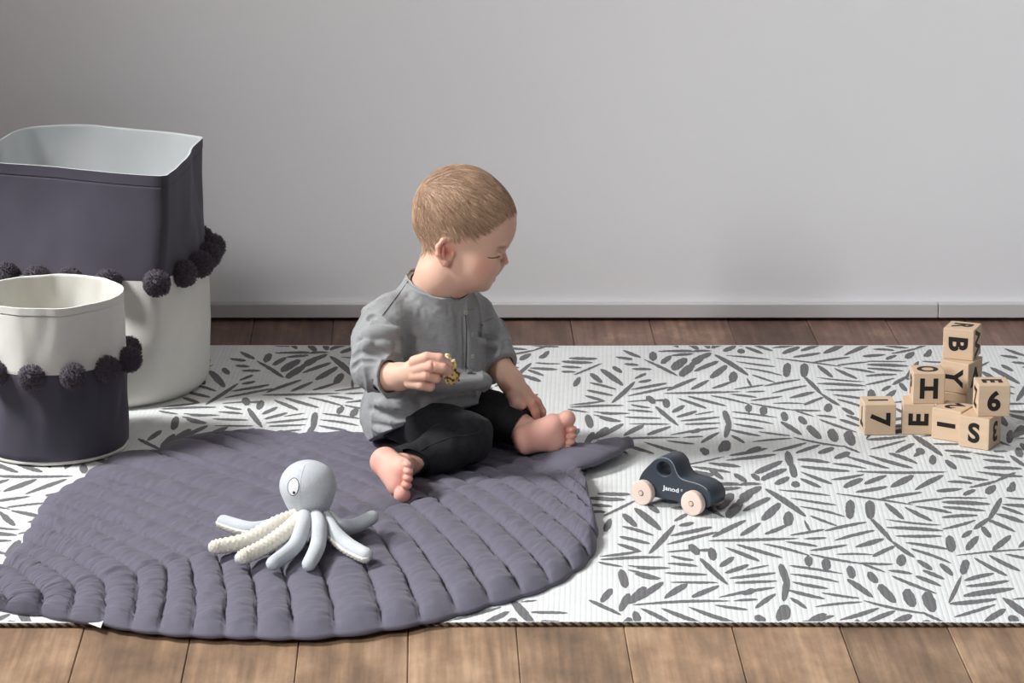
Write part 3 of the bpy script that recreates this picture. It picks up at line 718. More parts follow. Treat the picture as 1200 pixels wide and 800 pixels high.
block(P(1131.5, 497.5, L1), -24, 'fr', 'dark shaded wooden block at the back, under the Y block, mostly hidden')
#@@CAR
# ================================================================ TOY CAR
def build_car():
    yaw = math.radians(-36)
    # rear wheel (near side) touches the rug at px (753,590)
    org = P(753.5, 590.5, Zb)
    root = empty('toy_car', (org.x, org.y, Zb), yaw, 'navy wooden toy car with pale wooden wheels, right of the leaf mat', 'toy car')
    Mx = pmat(root)
    navy = mat('navy_paint', lin(54, 61, 70), 0.45, 0.4); navy2 = mat('pale_rim', lin(150, 155, 160), 0.5, 0.4)
    wood = mat('pale_wheel_wood', lin(222, 200, 186), 0.6, 0.3, noise=0.03, nscale=30); peg = mat('peg_wood', lin(214, 188, 170), 0.6, 0.3)
    dark = mat('axle_gap', lin(60, 48, 42), 0.8)
    wb = 0.087; y0, y1 = 0.007, 0.0475    # near side = -y in car space -> y0 near
    out = smoothpath([Vector((x, 0, z)) for x, z in ((-.0125,.018),(-.0135,.031),(-.008,.044),(.002,.056),(.012,.067),(.022,.0735),(.032,.0755),(.041,.0735),(.0485,.067),(.053,.057),(.060,.0495),(.071,.0475),(.083,.0468),(.095,.0452),(.105,.041),(.112,.033),(.1135,.024),(.110,.0145),(.098,.0115),(.07,.0115),(.03,.0115),(.0,.0115))], 5, closed=True)
    hole = [Vector((.031+.0125*math.cos(t), 0, .0575+.0105*math.sin(t))) for t in [2*math.pi*k/36 for k in range(36)]]
    bm = bmesh.new()
    def loop(pts, y): return [bm.verts.new((p.x, y, p.z)) for p in pts]
    def inset(pts, d, sign=1):
        n = len(pts); res = []
        for i in range(n):
            t = (pts[(i+1) % n]-pts[i-1]).normalized(); nn = Vector((t.z, 0, -t.x)); res.append(pts[i]+nn*d*sign)
        return res
    # orientation test: outline clockwise or not
    ar = sum(out[i].x*out[(i+1) % len(out)].z-out[(i+1) % len(out)].x*out[i].z for i in range(len(out)))
    s = -1 if ar > 0 else 1
    bev = 0.0022
    oi = inset(out, bev, s); hi = [Vector((.031+(.0125+bev*.6)*math.cos(t), 0, .0575+(.0105+bev*.6)*math.sin(t))) for t in [2*math.pi*k/36 for k in range(36)]]
    A = loop(oi, y0); B = loop(out, y0+bev); Cc = loop(out, y1-bev); D = loop(oi, y1)
    HA = loop(hi, y0); HB = loop(hole, y0+bev*.6); HC = loop(hole, y1-bev*.6); HD = loop(hi, y1)
    def bridge(a, b):
        n = len(a)
        for i in range(n): bm.faces.new((a[i], a[(i+1) % n], b[(i+1) % n], b[i]))
    bridge(A, B); bridge(B, Cc); bridge(Cc, D); bridge(HA, HB); bridge(HB, HC); bridge(HC, HD)
    for (o_, h_) in ((A, HA), (D, HD)):
        eds = []
        for lp in (o_, h_):
            for i in range(len(lp)):
                e = bm.edges.get((lp[i], lp[(i+1) % len(lp)])); eds.append(e)
        bmesh.ops.triangle_fill(bm, use_beauty=True, edges=eds, use_dissolve=False)
    bmesh.ops.recalc_face_normals(bm, faces=bm.faces[:])
    me = bpy.data.meshes.new('body'); bm.to_mesh(me); bm.free(); me.materials.append(navy)
    for p in me.polygons: p.use_smooth = abs(p.normal.y) < 0.95
    body = bpy.data.objects.new('body', me); C.objects.link(body); body.parent = root
    # pale edge line along the near upper edge
    def tr(pts): return [Mx @ Vector(p) for p in pts]
    seg = [p for p in oi]; up = [p for i, p in enumerate(seg) if 30 < i < 84]
    v, f = tube(tr([(p.x, y0+0.0008, p.z+0.0004) for p in inset(out, bev*0.55, s)][16:72]), 0.00042, 6); mb = MB(); mb.add(v, f)
    o = mb.build('edge_line', navy2, root); o['label'] = 'pale line along the upper edge'
    def disc(c, r, ya, yb, n=48, bev=0.0016, seg=3):
        mb = MB(); prof = [(0, ya)]+[(r-bev+bev*math.sin(t), ya+bev-bev*math.cos(t)) for t in [math.pi/2*k/seg for k in range(seg+1)]]
        prof += [(r-bev+bev*math.cos(t), yb-bev+bev*math.sin(t)) for t in [math.pi/2*k/seg for k in range(seg+1)]]+[(0, yb)]
        vv = []; m_ = len(prof); ff = []
        for k in range(n):
            a = 2*math.pi*k/n
            for (rr, yy) in prof: vv.append(Mx @ Vector((c[0]+rr*math.cos(a), yy, c[1]+rr*math.sin(a))))
        for k in range(n):
            for j in range(m_-1): ff.append((k*m_+j, k*m_+j+1, ((k+1) % n)*m_+j+1, ((k+1) % n)*m_+j))
        mb.add(vv, ff); return mb
    r = 0.0182
    for cx_ in (0.0, wb):
        for (ya, yb, nm) in ((-0.0055, 0.0055, 'n'), (0.0490, 0.0600, 'f')):
            wmb = disc((cx_, r), r, ya, yb)
            # plus the axle
            wo = wmb.build('wheel', wood, root); wo['label'] = 'pale wooden disc wheel'
            yy = ya-0.0012 if nm == 'n' else yb+0.0012
            p_ = disc((cx_, r), 0.0033, min(yy, yy+0.004) if nm == 'n' else yy-0.004, max(yy, yy+0.004) if nm == 'n' else yy, 20, 0.0006)
            po = p_.build('axle_peg', peg, wo)
            g = disc((cx_, r), 0.0043, (ya-0.0002) if nm == 'n' else yb-0.002, (ya+0.002) if nm == 'n' else yb+0.0002, 20, 0.0002)
            g.build('peg_hole', dark, wo)
        ax = disc((cx_, r), 0.003, -0.002, 0.056, 14, 0.0003); ax.build('axle', peg, root)
    tm = text_mesh('Janod', 0.0098, 0.00018, 0.0001)
    tm.transform(Mx @ Matrix.Translation((.0435, y0-0.0003, .0285)) @ Matrix.Diagonal((1.25, 1, 0.95, 1)) @ Matrix.Rotation(math.pi/2, 4, 'X')); tm.transform(Mx.inverted())
    white = mat('white_print', lin(225, 228, 232), 0.6); tm.materials.clear(); tm.materials.append(white)
    t = bpy.data.objects.new('lettering', tm); C.objects.link(t); t.parent = root; t['label'] = 'small white lettering on the side'
    v, f = tube([Mx @ Vector((.0625+.0013*math.cos(a), y0-0.0003, .0310+.0013*math.sin(a))) for a in [2*math.pi*k/16 for k in range(17)]], 0.00035, 5); mb = MB(); mb.add(v, f); mb.build('printed_ring', white, root)
build_car()
#@@OCTO
# ================================================================ KNITTED OCTOPUS
def octo_frame():
    base = P(364, 626, 0.028); return base
def build_octopus():
    base = octo_frame(); Yb = base.y
    root = empty('knitted_octopus', (base.x, base.y, 0.028), 0, 'pale grey knitted octopus toy sitting on the slate leaf mat, near left', 'soft toy')
    k = 3800/(Yb*cP+(H-0.08)*sP)
    # knit
    def knit(name, col, ribs=False):
        m = mat(name, col, 0.95, 0.1, noise=0.05, nscale=260, bump=0.5, bscale=700, sheen=0.25); return m
    kg = knit('grey_knit', lin(196, 200, 204)); kc = knit('cream_rib_knit', lin(236, 230, 214))
    hc = W(361, 572, Yb)
    Fd = Field((hc.x-.06, hc.y-.06, hc.z-.07), (hc.x+.06, hc.y+.06, hc.z+.06), 0.0012)
    Fd.ell(hc+Vector((0, 0, .004)), (33.5/k, 33.5/k, 30/k), k=.01); Fd.ell(hc+Vector((0.001, 0, -.020)), (25/k, 25/k, 24/k), k=.012)
    pos, fc = Fd.mesh(); head = mesh_obj('head', pos, fc, kg, root); 
    # paler panel left of the seam is the same wool; seam line
    a0 = math.radians(-103)
    pts = []
    for t in np.linspace(-1.0, 1.25, 40):
        d = Vector((math.cos(a0)*math.cos(t), math.sin(a0)*math.cos(t), math.sin(t)))
        lo, hi = 0.0, 0.08
        def val(q):
            c1 = hc+Vector((0, 0, .004)); e1 = (33.5/k, 33.5/k, 30/k); c2 = hc+Vector((0.001, 0, -.020)); e2 = (25/k, 25/k, 24/k)
            def es(c, e):
                qq = q-c; k0 = math.sqrt(sum((qq[i]/e[i])**2 for i in range(3))); k1 = math.sqrt(sum((qq[i]/e[i]**2)**2 for i in range(3)))+1e-9; return k0*(k0-1)/k1
            A_, B_ = es(c1, e1), es(c2, e2); h_ = max(.012-abs(A_-B_), 0)/.012; return min(A_, B_)-h_*h_*.012*.25
        for _ in range(24):
            mid = (lo+hi)/2
            if val(hc+d*mid) < 0: lo = mid
            else: hi = mid
        pts.append(hc+d*(lo-0.00005))
    v, f = tube(pts, 0.00055, 6); mb = MB(); mb.add(v, f); o = mb.build('seam', mat('seam_thread', lin(196, 200, 205), 0.9), head)
    # embroidered eye: white oval, dark ring, dark pupil near the seam's left
    def onhead(px, py):
        # ray march from the camera to the head
        u = (px-600)/F; v_ = (400-py)/F; d = Vector((u, cP+v_*sP, -sP+v_*cP)).normalized(); o_ = Vector((0, 0, H)); t = 4.0
        for _ in range(60):
            q = o_+d*t; s_ = val(q)
            if s_ < 1e-5: break
            t += s_
        e = 1e-4; g = Vector([val(q+Vector([e if i == j else 0 for j in range(3)]))-val(q) for i in range(3)]).normalized()
        return q, g
    q, g = onhead(343.3, 570.2)
    rx, ry = 6.6/k*1.12, 10.2/k
    ux = Vector((0, 0, 1)).cross(g).normalized(); uy = g.cross(ux).normalized()
    # swept oval on the surface
    ring = []; inner = []
    for i in range(40):
        a = 2*math.pi*i/40; p = q+ux*rx*math.cos(a)+uy*ry*math.sin(a)
        for _ in range(4): p = p-g*val(p)
        ring.append(p+g*0.0003)
    v, f = tube(ring+[ring[0], ring[1]], 0.00055, 6); mb = MB(); mb.add(v, f)
    eye = mb.build('eye', mat('dark_thread', lin(70, 58, 74), 0.9), head); eye['label'] = 'embroidered oval eye'
    vv = [q+g*0.0004]; ff = []
    for rr in (0.33, 0.66, 0.97):
        for i in range(40):
            a = 2*math.pi*i/40; p = q+ux*rx*rr*math.cos(a)+uy*ry*rr*math.sin(a)
            for _ in range(4): p = p-g*val(p)
            vv.append(p+g*0.0004)
    for i in range(40):
        ff.append((0, 1+i, 1+(i+1) % 40))
        for r_ in range(2): ff.append((1+r_*40+i, 1+(r_+1)*40+i, 1+(r_+1)*40+(i+1) % 40, 1+r_*40+(i+1) % 40))
    mesh_obj('eye_white', vv, ff, mat('white_thread', lin(226, 226, 226), 0.9), eye)
    pp, g2 = onhead(344.6, 577.0); bmm = bmesh.new(); bmesh.ops.create_icosphere(bmm, subdivisions=2, radius=0.0021)
    vv = [pp+v_.co for v_ in bmm.verts]; ff = [tuple(x.index for x in q_.verts) for q_ in bmm.faces]; bmm.free()
    mesh_obj('pupil', vv, ff, mat('plum_thread', lin(60, 40, 60), 0.9), eye)
    # tentacles: px path with depth offset towards the camera and heights
    zf = 0.031; r0 = 0.0118
    def T(x, y, z): return P(x, y, z-.002)
    tents = [
        ([T(352,603,.062), T(330,613,.050), T(296,620,.045), T(262,611,.047)], True, 'under'),
        ([T(350,604,.064), T(325,614,.060), T(290,633,.046), T(252,641,.042)], True, 'up'),
        ([T(354,606,.064), T(340,620,.058), T(312,640,.046), T(283,654,.042)], True, 'up'),
        ([T(357,602,.068), T(355,616,.066), T(345,640,.047), T(320,660,.042)], False, ''),
        ([T(370,604,.068), T(374,618,.064), T(372,640,.046), T(362,661,.041)], False, ''),
        ([T(382,606,.062), T(390,622,.056), T(407,638,.045), T(429,650,.043)], True, 'low'),
        ([T(384,604,.060), T(396,616,.054), T(415,616,.047), T(436,606,.052)], False, ''),
        ([T(366,600,.060), T(364,594,.052), T(360,588,.044), T(356,582,.042)], False, '')]
    for i, (pp_, rib, mode) in enumerate(tents):
        pa = smoothpath(pp_, 8); n = len(pa)
        rad = [0.0098*(1-0.02*0)+0.0012*math.sin(math.pi*j/(n-1)) for j in range(n)]
        # rounded tip
        tipd = (pa[-1]-pa[-2]).normalized(); R0 = rad[-1]
        for a in (30, 55, 75, 88): pa.append(pa[n-1]+tipd*R0*math.sin(math.radians(a))); rad.append(R0*math.cos(math.radians(a)))
        v, f = tube(pa, rad, 20); mb = MB(); mb.add(v, f)
        t = mb.build('tentacle', kg, root)
        if rib:
            # ribbed cream underside: rows of stitches on the side that shows
            off = {'under': Vector((-.1, -.75, -.45)), 'up': Vector((-.15, -.80, .25)), 'low': Vector((-.35, -.6, -.65))}[mode].normalized()
            width = {'under': 38, 'up': 74, 'low': 42}[mode]; mb = MB(); vv = []; ff = []; NJ = 13
            pa2 = pa[2:]; rd = rad[2:]; fine = []
            for j in range(len(pa2)-1):
                for q_ in range(3): fine.append((pa2[j].lerp(pa2[j+1], q_/3), rd[j]+(rd[j+1]-rd[j])*q_/3))
            fine.append((pa2[-1], rd[-1]))
            for j, (p, rr) in enumerate(fine):
                tdir = (fine[min(j+1, len(fine)-1)][0]-fine[max(j-1, 0)][0]).normalized(); nrm = (off-tdir*off.dot(tdir)).normalized(); bb = tdir.cross(nrm)
                for s_ in range(NJ):
                    an = math.radians(width*(s_/(NJ-1)*2-1)); bumpv = 0.0014*(1 if (j//2+(s_//2)) % 2 else 0)
                    edge_ = 0.0002 if s_ in (0, NJ-1) else 0.0011
                    vv.append(p+(nrm*math.cos(an)+bb*math.sin(an))*(rr+edge_+(bumpv if edge_ > .001 else -.0006)))
            for j in range(len(fine)-1):
                for s_ in range(NJ-1): a = j*NJ+s_; ff.append((a, a+1, a+NJ+1, a+NJ))
            mb.add(vv, ff); o = mb.build('ribbed_underside', kc, t); o['label'] = 'cream ribbed knit underside'
    # body base joining the tentacles
    bb = MB()
    Fd = Field((hc.x-.05, hc.y-.05, 0.03), (hc.x+.05, hc.y+.05, hc.z), 0.0015)
    Fd.ell((hc.x+.002, hc.y, hc.z-.036), (.026, .024, .014), k=.005)
    pos, fc = Fd.mesh(); mesh_obj('skirt', pos, fc, kg, root)
build_octopus()
#@@CHILD
# ================================================================ SEATED CHILD
RT = Vector((1, 0, 0)); UPV = Vector((0, sP, cP)); VC = Vector((0, -cP, sP))
def build_child():
    TH_ = math.radians(42); fw_ = Vector((math.sin(TH_), -math.cos(TH_), 0)); la = Vector((math.cos(TH_), math.sin(TH_), 0))
    R3 = [tuple(la), tuple(fw_), (0, 0, 1)]
    HC = W(545, 262, 4.78); KH = 776.0
    def Hd(x, y, z=0): return HC+RT*((x-545)/KH)+UPV*((262-y)/KH)-VC*(z/KH)
    RH = [tuple(RT), tuple(UPV), tuple(VC)]
    root = empty('person', (W(487, 505, 4.80).x, 4.80, 0.027), 0, 'seated toddler in grey shirt and black trousers, barefoot, looking right', 'person')
    hr = lambda v: v/KH
    def foot(Fd, heel, d, b, sw=1.0, sl=1.0, grow=0.0):
        d = (RT*d[0]+UPV*d[1]+VC*d[2]).normalized(); b = (RT*b[0]+UPV*b[1]+VC*b[2]); b = (b-d*b.dot(d)).normalized()
        n = d.cross(b)
        if n.dot(VC) < 0: n = -n
        q = lambda l, m_, o_=0: heel+d*(l*sl)+b*(m_*sw)+n*(o_*sw)
        RR = [tuple(d), tuple(b), tuple(n)]
        Fd.ell(q(0.000, -.001, -.002), (.0200*sl, .0195*sw, .019*sw), RR, k=.01)
        Fd.ell(q(0.030, -.004, -.004), (.036*sl, .0175*sw, .0165*sw), RR, k=.012)
        Fd.ell(q(0.058, 0.001, -.002), (.0200*sl, .0250*sw, .0135*sw), RR, k=.018)
        Fd.ell(q(0.064, 0.012, .000), (.0125*sl, .0100*sw, .0095*sw), RR, k=.012)
        Fd.ell(q(0.058, -.013, .000), (.015*sl, .0115*sw, .0105*sw), RR, k=.008)
        Fd.cap(q(0.028, 0.002, -.009), q(0.008, 0, -.028), .0135*sw, .0165*sw, k=.009)
        toes = [(.087, .0160, .0115, .012), (.0905, .0005, .0078, .0095), (.0880, -.0085, .0075, .009), (.0835, -.0165, .0072, .0085), (.0765, -.0240, .0068, .008)]
        for (l, m_, r, r0) in toes:
            g_ = 1.0 if r > .01 else 0.66
            Fd.cap(q(l-.018, m_*.93, -.003), q(l-.004, m_, -.001), r*sw*0.80*g_, r*sw*.78*g_, k=.0026)
            Fd.ell(q(l, m_, .0020), (r*1.08, r*sw*g_, r*sw*0.95), RR, k=.0022)
        # arch crease
        Fd.ell(q(0.034, 0.006, -.003), (.030*sl, .0140*sw, .0140*sw), RR, k=.014)
        Fd.cap(q(.073, -.024, .0135), q(.077, .005, .0145), .0012, .0012, k=.003, op='s')
        Fd.cap(q(.071, .006, .0145), q(.074, .026, .012), .0008, .0008, k=.002, op='s')
        return q
    FN = (W(448, 541, 4.575), (.46, -.36, .74), (-.24, -.92, -.20))
    FF = (W(614, 515, 4.725), (.96, .20, -.10), (-.16, .97, .10))
    legs = dict(hipN=(W(482, 490, 4.77), .044), kneeN=(W(546, 515, 4.665), .0410), ankN=(W(481, 542, 4.615), .0250),
                hipF=(W(520, 478, 4.82), .045), kneeF=(W(583, 489, 4.785), .039), ankF=(W(619, 505, 4.755), .0255))
    PEL = W(484, 480, 4.79)
    def body(Fd, parts='all'):
        # trunk
        Fd.ell(PEL-Vector((0, 0, .006)), (.056, .054, .038), R3, k=.015)
        Fd.ell(W(500, 440, 4.80), (.066, .056, .060), R3, k=.03)
        Fd.ell(W(509, 392, 4.80), (.064, .043, .060), R3, k=.03)
        Fd.ell(W(510, 360, 4.80), (.058, .032, .024), R3, k=.03)
        # neck
        Fd.chain([Hd(527, 300), Hd(519, 322), W(512, 345, 4.79)], [hr(29), hr(29), hr(36)], k=.018)
        # legs
        for a, b_, c_ in (('hipN', 'kneeN', 'ankN'), ('hipF', 'kneeF', 'ankF')):
            Fd.chain([legs[a][0], legs[b_][0]], [legs[a][1]-.006, legs[b_][1]-.006], k=.01)
            Fd.chain([legs[b_][0], legs[c_][0]], [legs[b_][1]-.006, legs[c_][1]-.005], k=.005)
        if parts == 'core': pass
        # arms
        Fd.chain([W(459, 374, 4.74), W(444, 405, 4.705), W(438, 432, 4.68), W(452, 441, 4.655), W(469, 441, 4.638)], [.022, .020, .020, .0205, .0205], k=.006)
        Fd.chain([W(556, 370, 4.84), W(570, 402, 4.845), W(584, 428, 4.83), W(599, 447, 4.80), W(607, 459, 4.79)], [.022, .020, .0195, .0190, .0165], k=.006)
        # right hand: fist pinching the cookie
        Fd.ell(W(486, 436, 4.618), (.0200, .0195, .0150), RH, k=.009)
        Fd.cap(W(468, 441, 4.638), W(480, 438, 4.625), .0195, .017, k=.006)
        kf = .0022
        Fd.chain([W(486, 424, 4.612), W(500, 419, 4.601), W(515, 420, 4.600), W(527, 428, 4.606)], [.0095, .0085, .0078, .0060], k=kf)
        Fd.chain([W(488, 433, 4.608), W(505, 429, 4.594), W(519, 431, 4.594), W(526, 436, 4.602)], [.0092, .0085, .0078, .0062], k=kf)
        Fd.chain([W(485, 441, 4.609), W(500, 440, 4.596), W(511, 443, 4.599), W(508, 445, 4.612)], [.0088, .0080, .0073, .0060], k=kf)
        Fd.chain([W(480, 449, 4.614), W(494, 451, 4.603), W(504, 453, 4.607), W(500, 454, 4.618)], [.0080, .0075, .0070, .0060], k=kf)
        Fd.chain([W(480, 440, 4.640), W(500, 441, 4.636), W(516, 436, 4.626), W(526, 434, 4.617)], [.0095, .0080, .0075, .0062], k=kf)
        for (x, y) in ((505, 419), (507, 429), (501, 440)):   # knuckle creases
            Fd.cap(W(x, y-4, 4.589), W(x+1, y+4, 4.586), .0012, .0012, k=.002, op='s')
        # left hand resting by the foot
        Fd.ell(W(611, 463, 4.787), (.0175, .0165, .0120), RH, k=.009)
        Fd.chain([W(613, 463, 4.778), W(622, 472, 4.770), W(627, 482, 4.772), W(629, 491, 4.778)], [.0085, .0075, .0068, .0056], k=kf)
        Fd.chain([W(618, 462, 4.787), W(629, 471, 4.783), W(635, 482, 4.785), W(636, 491, 4.790)], [.0085, .0072, .0066, .0054], k=kf)
        Fd.chain([W(618, 466, 4.800), W(628, 476, 4.802), W(632, 488, 4.805)], [.0080, .0070, .0056], k=kf)
        Fd.chain([W(614, 470, 4.812), W(620, 480, 4.816), W(624, 490, 4.818)], [.0075, .0065, .0052], k=kf)
        Fd.chain([W(601, 463, 4.782), W(606, 471, 4.770), W(612, 475, 4.764)], [.0100, .0085, .0066], k=.003)
        # feet
        foot(Fd, *FN, sw=1.12, sl=0.90); foot(Fd, *FF, sw=1.13, sl=0.82)
    def head(Fd):
        e = lambda x, y, z, rx, ry, rz, k=.008, op='u', rot=0: Fd.ell(Hd(x, y, z), (hr(rx), hr(ry), hr(rz)),
              [tuple(RT*math.cos(rot)+UPV*math.sin(rot)), tuple(-RT*math.sin(rot)+UPV*math.cos(rot)), tuple(VC)], k=k, op=op)
        e(539.5, 250, 0, 56, 56.5, 48, k=.01)
        e(569, 261, 0, 36.3, 41, 39, k=.02)
        e(535, 284, 0, 33, 34, 40, k=.015)
        e(555, 306, 0, 29, 35, 35, k=.018)
        for s in (-1, 1):
            e(557, 316, s*18, 18, 17, 15, k=.024)          # cheeks
            e(571, 310, s*17, 12, 13, 10, k=.016)
            e(588.5, 287.5, s*13, 8, 5.2, 10, k=.006)             # brow
            e(591, 298, s*17, 7.5, 5.2, 8, k=.007, op='s')    # socket
            e(582.5, 300.0, s*17.0, 6.5, 5.0, 6.0, k=.003)           # lid
            e(588.0, 310, s*5, 3.6, 3.2, 3.2, k=.003)          # nostril wings
        Fd.chain([Hd(587, 292), Hd(590, 301), Hd(592, 306.5)], [hr(3.6), hr(3.4), hr(4.0)], k=.005)
        e(585, 314, 0, 4, 5, 9, k=.006)
        Fd.chain([Hd(578.5, 320, -9), Hd(581.6, 319, -3), Hd(581.6, 319, 3), Hd(578.5, 320, 9)], [hr(2.0), hr(3.2), hr(3.2), hr(2.0)], k=.003)
        Fd.chain([Hd(574.5, 326.5, -7), Hd(577.3, 326.8, -2), Hd(577.3, 326.8, 2), Hd(574.5, 326.5, 7)], [hr(2.0), hr(2.9), hr(2.9), hr(2.0)], k=.003)
        e(566.5, 333.5, 0, 8.5, 7.5, 11, k=.008)             # chin
        Fd.chain([Hd(570, 321.5, -16), Hd(577, 323.0, -10), Hd(582, 323.4, 0), Hd(577, 323.0, 10), Hd(570, 321.5, 16)], [hr(.9), hr(1.1), hr(1.3), hr(1.1), hr(.9)], k=.0018, op='s')
        for s in (-1, 1):
            Fd.chain([Hd(570, 301, s*23), Hd(577, 302, s*22), Hd(585, 300, s*18.5), Hd(590, 297.5, s*13)], [hr(.6), hr(.9), hr(1.0), hr(.8)], k=.0012, op='s')
            Fd.cap(Hd(570, 318, s*24), Hd(579, 311, s*15), hr(1.0), hr(1.2), k=.004, op='s')     # nasolabial
            # ear
            z = s*36
            e(524, 297, z, 9.5, 15, 4.5, k=.004, rot=-0.12)
            Fd.chain([Hd(532, 286, s*38), Hd(528, 282.5, s*40), Hd(520, 283, s*42), Hd(514.5, 290, s*43), Hd(514.5, 299, s*42), Hd(518, 306.5, s*40)],
                     [hr(2.4), hr(2.9), hr(3.1), hr(3.1), hr(2.8), hr(2.8)], k=.0025)
            e(522.5, 309, s*39.5, 4.6, 4.6, 3.6, k=.004)
            e(525, 294.5, s*42, 5.2, 6.8, 4.4, k=.0022, op='s')
            e(526, 302, s*42.5, 3.4, 4.2, 3.6, k=.002, op='s')
            e(531.5, 299, s*38.5, 2.2, 3.6, 3.4, k=.002)
            e(520.5, 296, s*40.5, 1.8, 7.5, 2.2, k=.002)
    hB = 0.0013
    Fb = Field((-.275, 4.48, .012), (.125, 4.93, .475), hB)
    body(Fb); head(Fb)
    # keep the hidden parts under the clothes, only the surface counts
    pos, fc = Fb.mesh(); pos = relax(pos, fc, 1, 0.35)
    def sample(Fd, p):
        q = (np.asarray(p)-Fd.lo)/Fd.h; i = np.clip(np.floor(q).astype(int), 0, Fd.n-2); f = q-i; r = 0
        for a in (0, 1):
            for b in (0, 1):
                for c in (0, 1):
                    wgt = (f[..., 0] if a else 1-f[..., 0])*(f[..., 1] if b else 1-f[..., 1])*(f[..., 2] if c else 1-f[..., 2])
                    r = r+wgt*Fd.v[i[..., 0]+a, i[..., 1]+b, i[..., 2]+c]
        return r
    def grad(Fd, p, e=.0015):
        g = np.stack([sample(Fd, p+np.eye(3)[k]*e)-sample(Fd, p-np.eye(3)[k]*e) for k in range(3)], -1)
        return g/np.maximum(np.linalg.norm(g, axis=-1, keepdims=True), 1e-9)
    def hit(Fd, px, py, y0=4.55):
        a = W(px, py, y0); b = W(px, py, 5.0); n = 900
        t = np.linspace(0, 1, n)[:, None]; pts = np.array(a)*(1-t)+np.array(b)*t
        ok = (pts > Fd.lo+Fd.h*2).all(1) & (pts < Fd.lo+(Fd.n-3)*Fd.h).all(1)
        v = np.where(ok, sample(Fd, np.clip(pts, Fd.lo+1e-6, Fd.lo+(Fd.n-2)*Fd.h)), 1)
        i = np.argmax(v < 0)
        if v[i] >= 0: return None
        w_ = v[i-1]/(v[i-1]-v[i]); return Vector(pts[i-1]*(1-w_)+pts[i]*w_)
    # ---- skin colours: pigment only
    X = pos
    lx = 545+(X[:, 0]-HC.x)*KH; d_ = X-np.array(HC); ly = 262-(d_@np.array(UPV))*KH; lz = -(d_@np.array(VC))*KH
    base = np.array(lin(222, 180, 158)[:3]); col = np.tile(base, (len(X), 1))
    def blob(c, r, rgb, s=1.0, rr=None):
        nonlocal col
        d = np.linalg.norm((X-np.array(c))/(np.array(rr) if rr else 1.0), axis=1)/(r if not rr else 1)
        w_ = (np.clip(1-d, 0, 1)**0.8*s)[:, None]; col = col*(1-w_)+np.array(lin(*rgb)[:3])*w_
    for s in (-1, 1):
        blob(Hd(566, 314, s*30), .022, (222, 150, 132), .8)
        blob(Hd(523, 296, s*42), .020, (222, 138, 118), .8); blob(Hd(525, 297, s*38), .009, (176, 84, 70), .8)
        blob(Hd(587, 288.5, s*16), 1, (120, 84, 62), 1.0, rr=(.011, .018, .0045))
        blob(Hd(584, 303, s*19), .010, (200, 138, 118), .5)
    blob(Hd(591, 308, 0), .012, (220, 150, 134), .6)
    blob(Hd(581, 320, 0), .008, (196, 110, 104), .8); blob(Hd(577, 327, 0), .008, (196, 110, 104), .8)
    for fo in (FN, FF):
        d = (RT*fo[1][0]+UPV*fo[1][1]+VC*fo[1][2]).normalized()
        c = fo[0]+d*.045; blob(c, .085, (230, 172, 158), .9)
        blob(fo[0], .03, (226, 148, 136), .6); blob(fo[0]+d*.085, .03, (226, 140, 128), .6)
    blob(W(505, 430, 4.60), .035, (222, 160, 140), .6); blob(W(628, 480, 4.78), .03, (212, 150, 130), .5)
    poly = [(470, 299), (497, 296), (511, 292), (515, 284), (520, 279), (536, 280), (548, 283), (560, 278), (574, 268), (586, 257), (598, 247), (610, 236)]
    px_, py_ = zip(*poly); yl = np.interp(lx, px_, py_)
    hairw = np.clip((yl-ly+5+5*vnoise(X, 90.0))/22, 0, 1)**0.8*(ly < 330)
    ear = (lx > 510) & (lx < 538) & (ly > 279) & (np.abs(lz) > 35)
    hairw = np.where(ear, 0, hairw)
    hc_ = np.array(lin(188, 150, 124)[:3]); col = col*(1-hairw[:, None]*.85)+hc_*hairw[:, None]*.85
    skin = mat('child_skin', lin(222, 180, 158), 0.55, 0.3, attr='Col', sss=0.25, sssrad=(0.006, 0.0025, 0.0012), bump=0.05, bscale=500)
    ob = mesh_obj('body', pos, fc, skin, root); setcol(ob, col)
    # ---- lashes
    lash = mat('lash_brown', lin(88, 58, 44), 0.8)
    near_ = [hit(Fb, x, y) for (x, y) in ((571.5, 301.6), (576, 302.2), (581, 301.8), (585.5, 300.4), (589, 298.6))]
    for s_ in (-1, 1):
        pts = [(q+VC*.0003 if s_ < 0 else q-VC*(2*(q-HC).dot(VC)+.0003)) for q in near_ if q is not None]
        v, f = tube(smoothpath(pts, 5), 0.0007, 6); mb = MB(); mb.add(v, f); mb.build('eyelashes', lash, root)
    # ---- hair strands lying on the scalp
    r_ = np.random.default_rng(11); NS = 12000
    cand = np.where((hairw > 0.12+0.7*r_.random(len(hairw))) & ~ear)[0]
    idx = r_.choice(cand, NS); p = pos[idx]+r_.normal(0, .0006, (NS, 3))
    K = np.array(Hd(503, 216, -12)); K = K-sample(Fb, K)*grad(Fb, K)
    steps = 6; path = []; slen = (0.0030+0.0026*r_.random(NS))*(0.55+0.45*np.clip((np.interp(545+(p[:, 0]-HC.x)*KH, px_, py_)-(262-((p-np.array(HC))@np.array(UPV))*KH))/20, 0, 1))
    jit = r_.normal(0, .16, (NS, 3)); lift = 0.0006+0.0012*r_.random(NS)
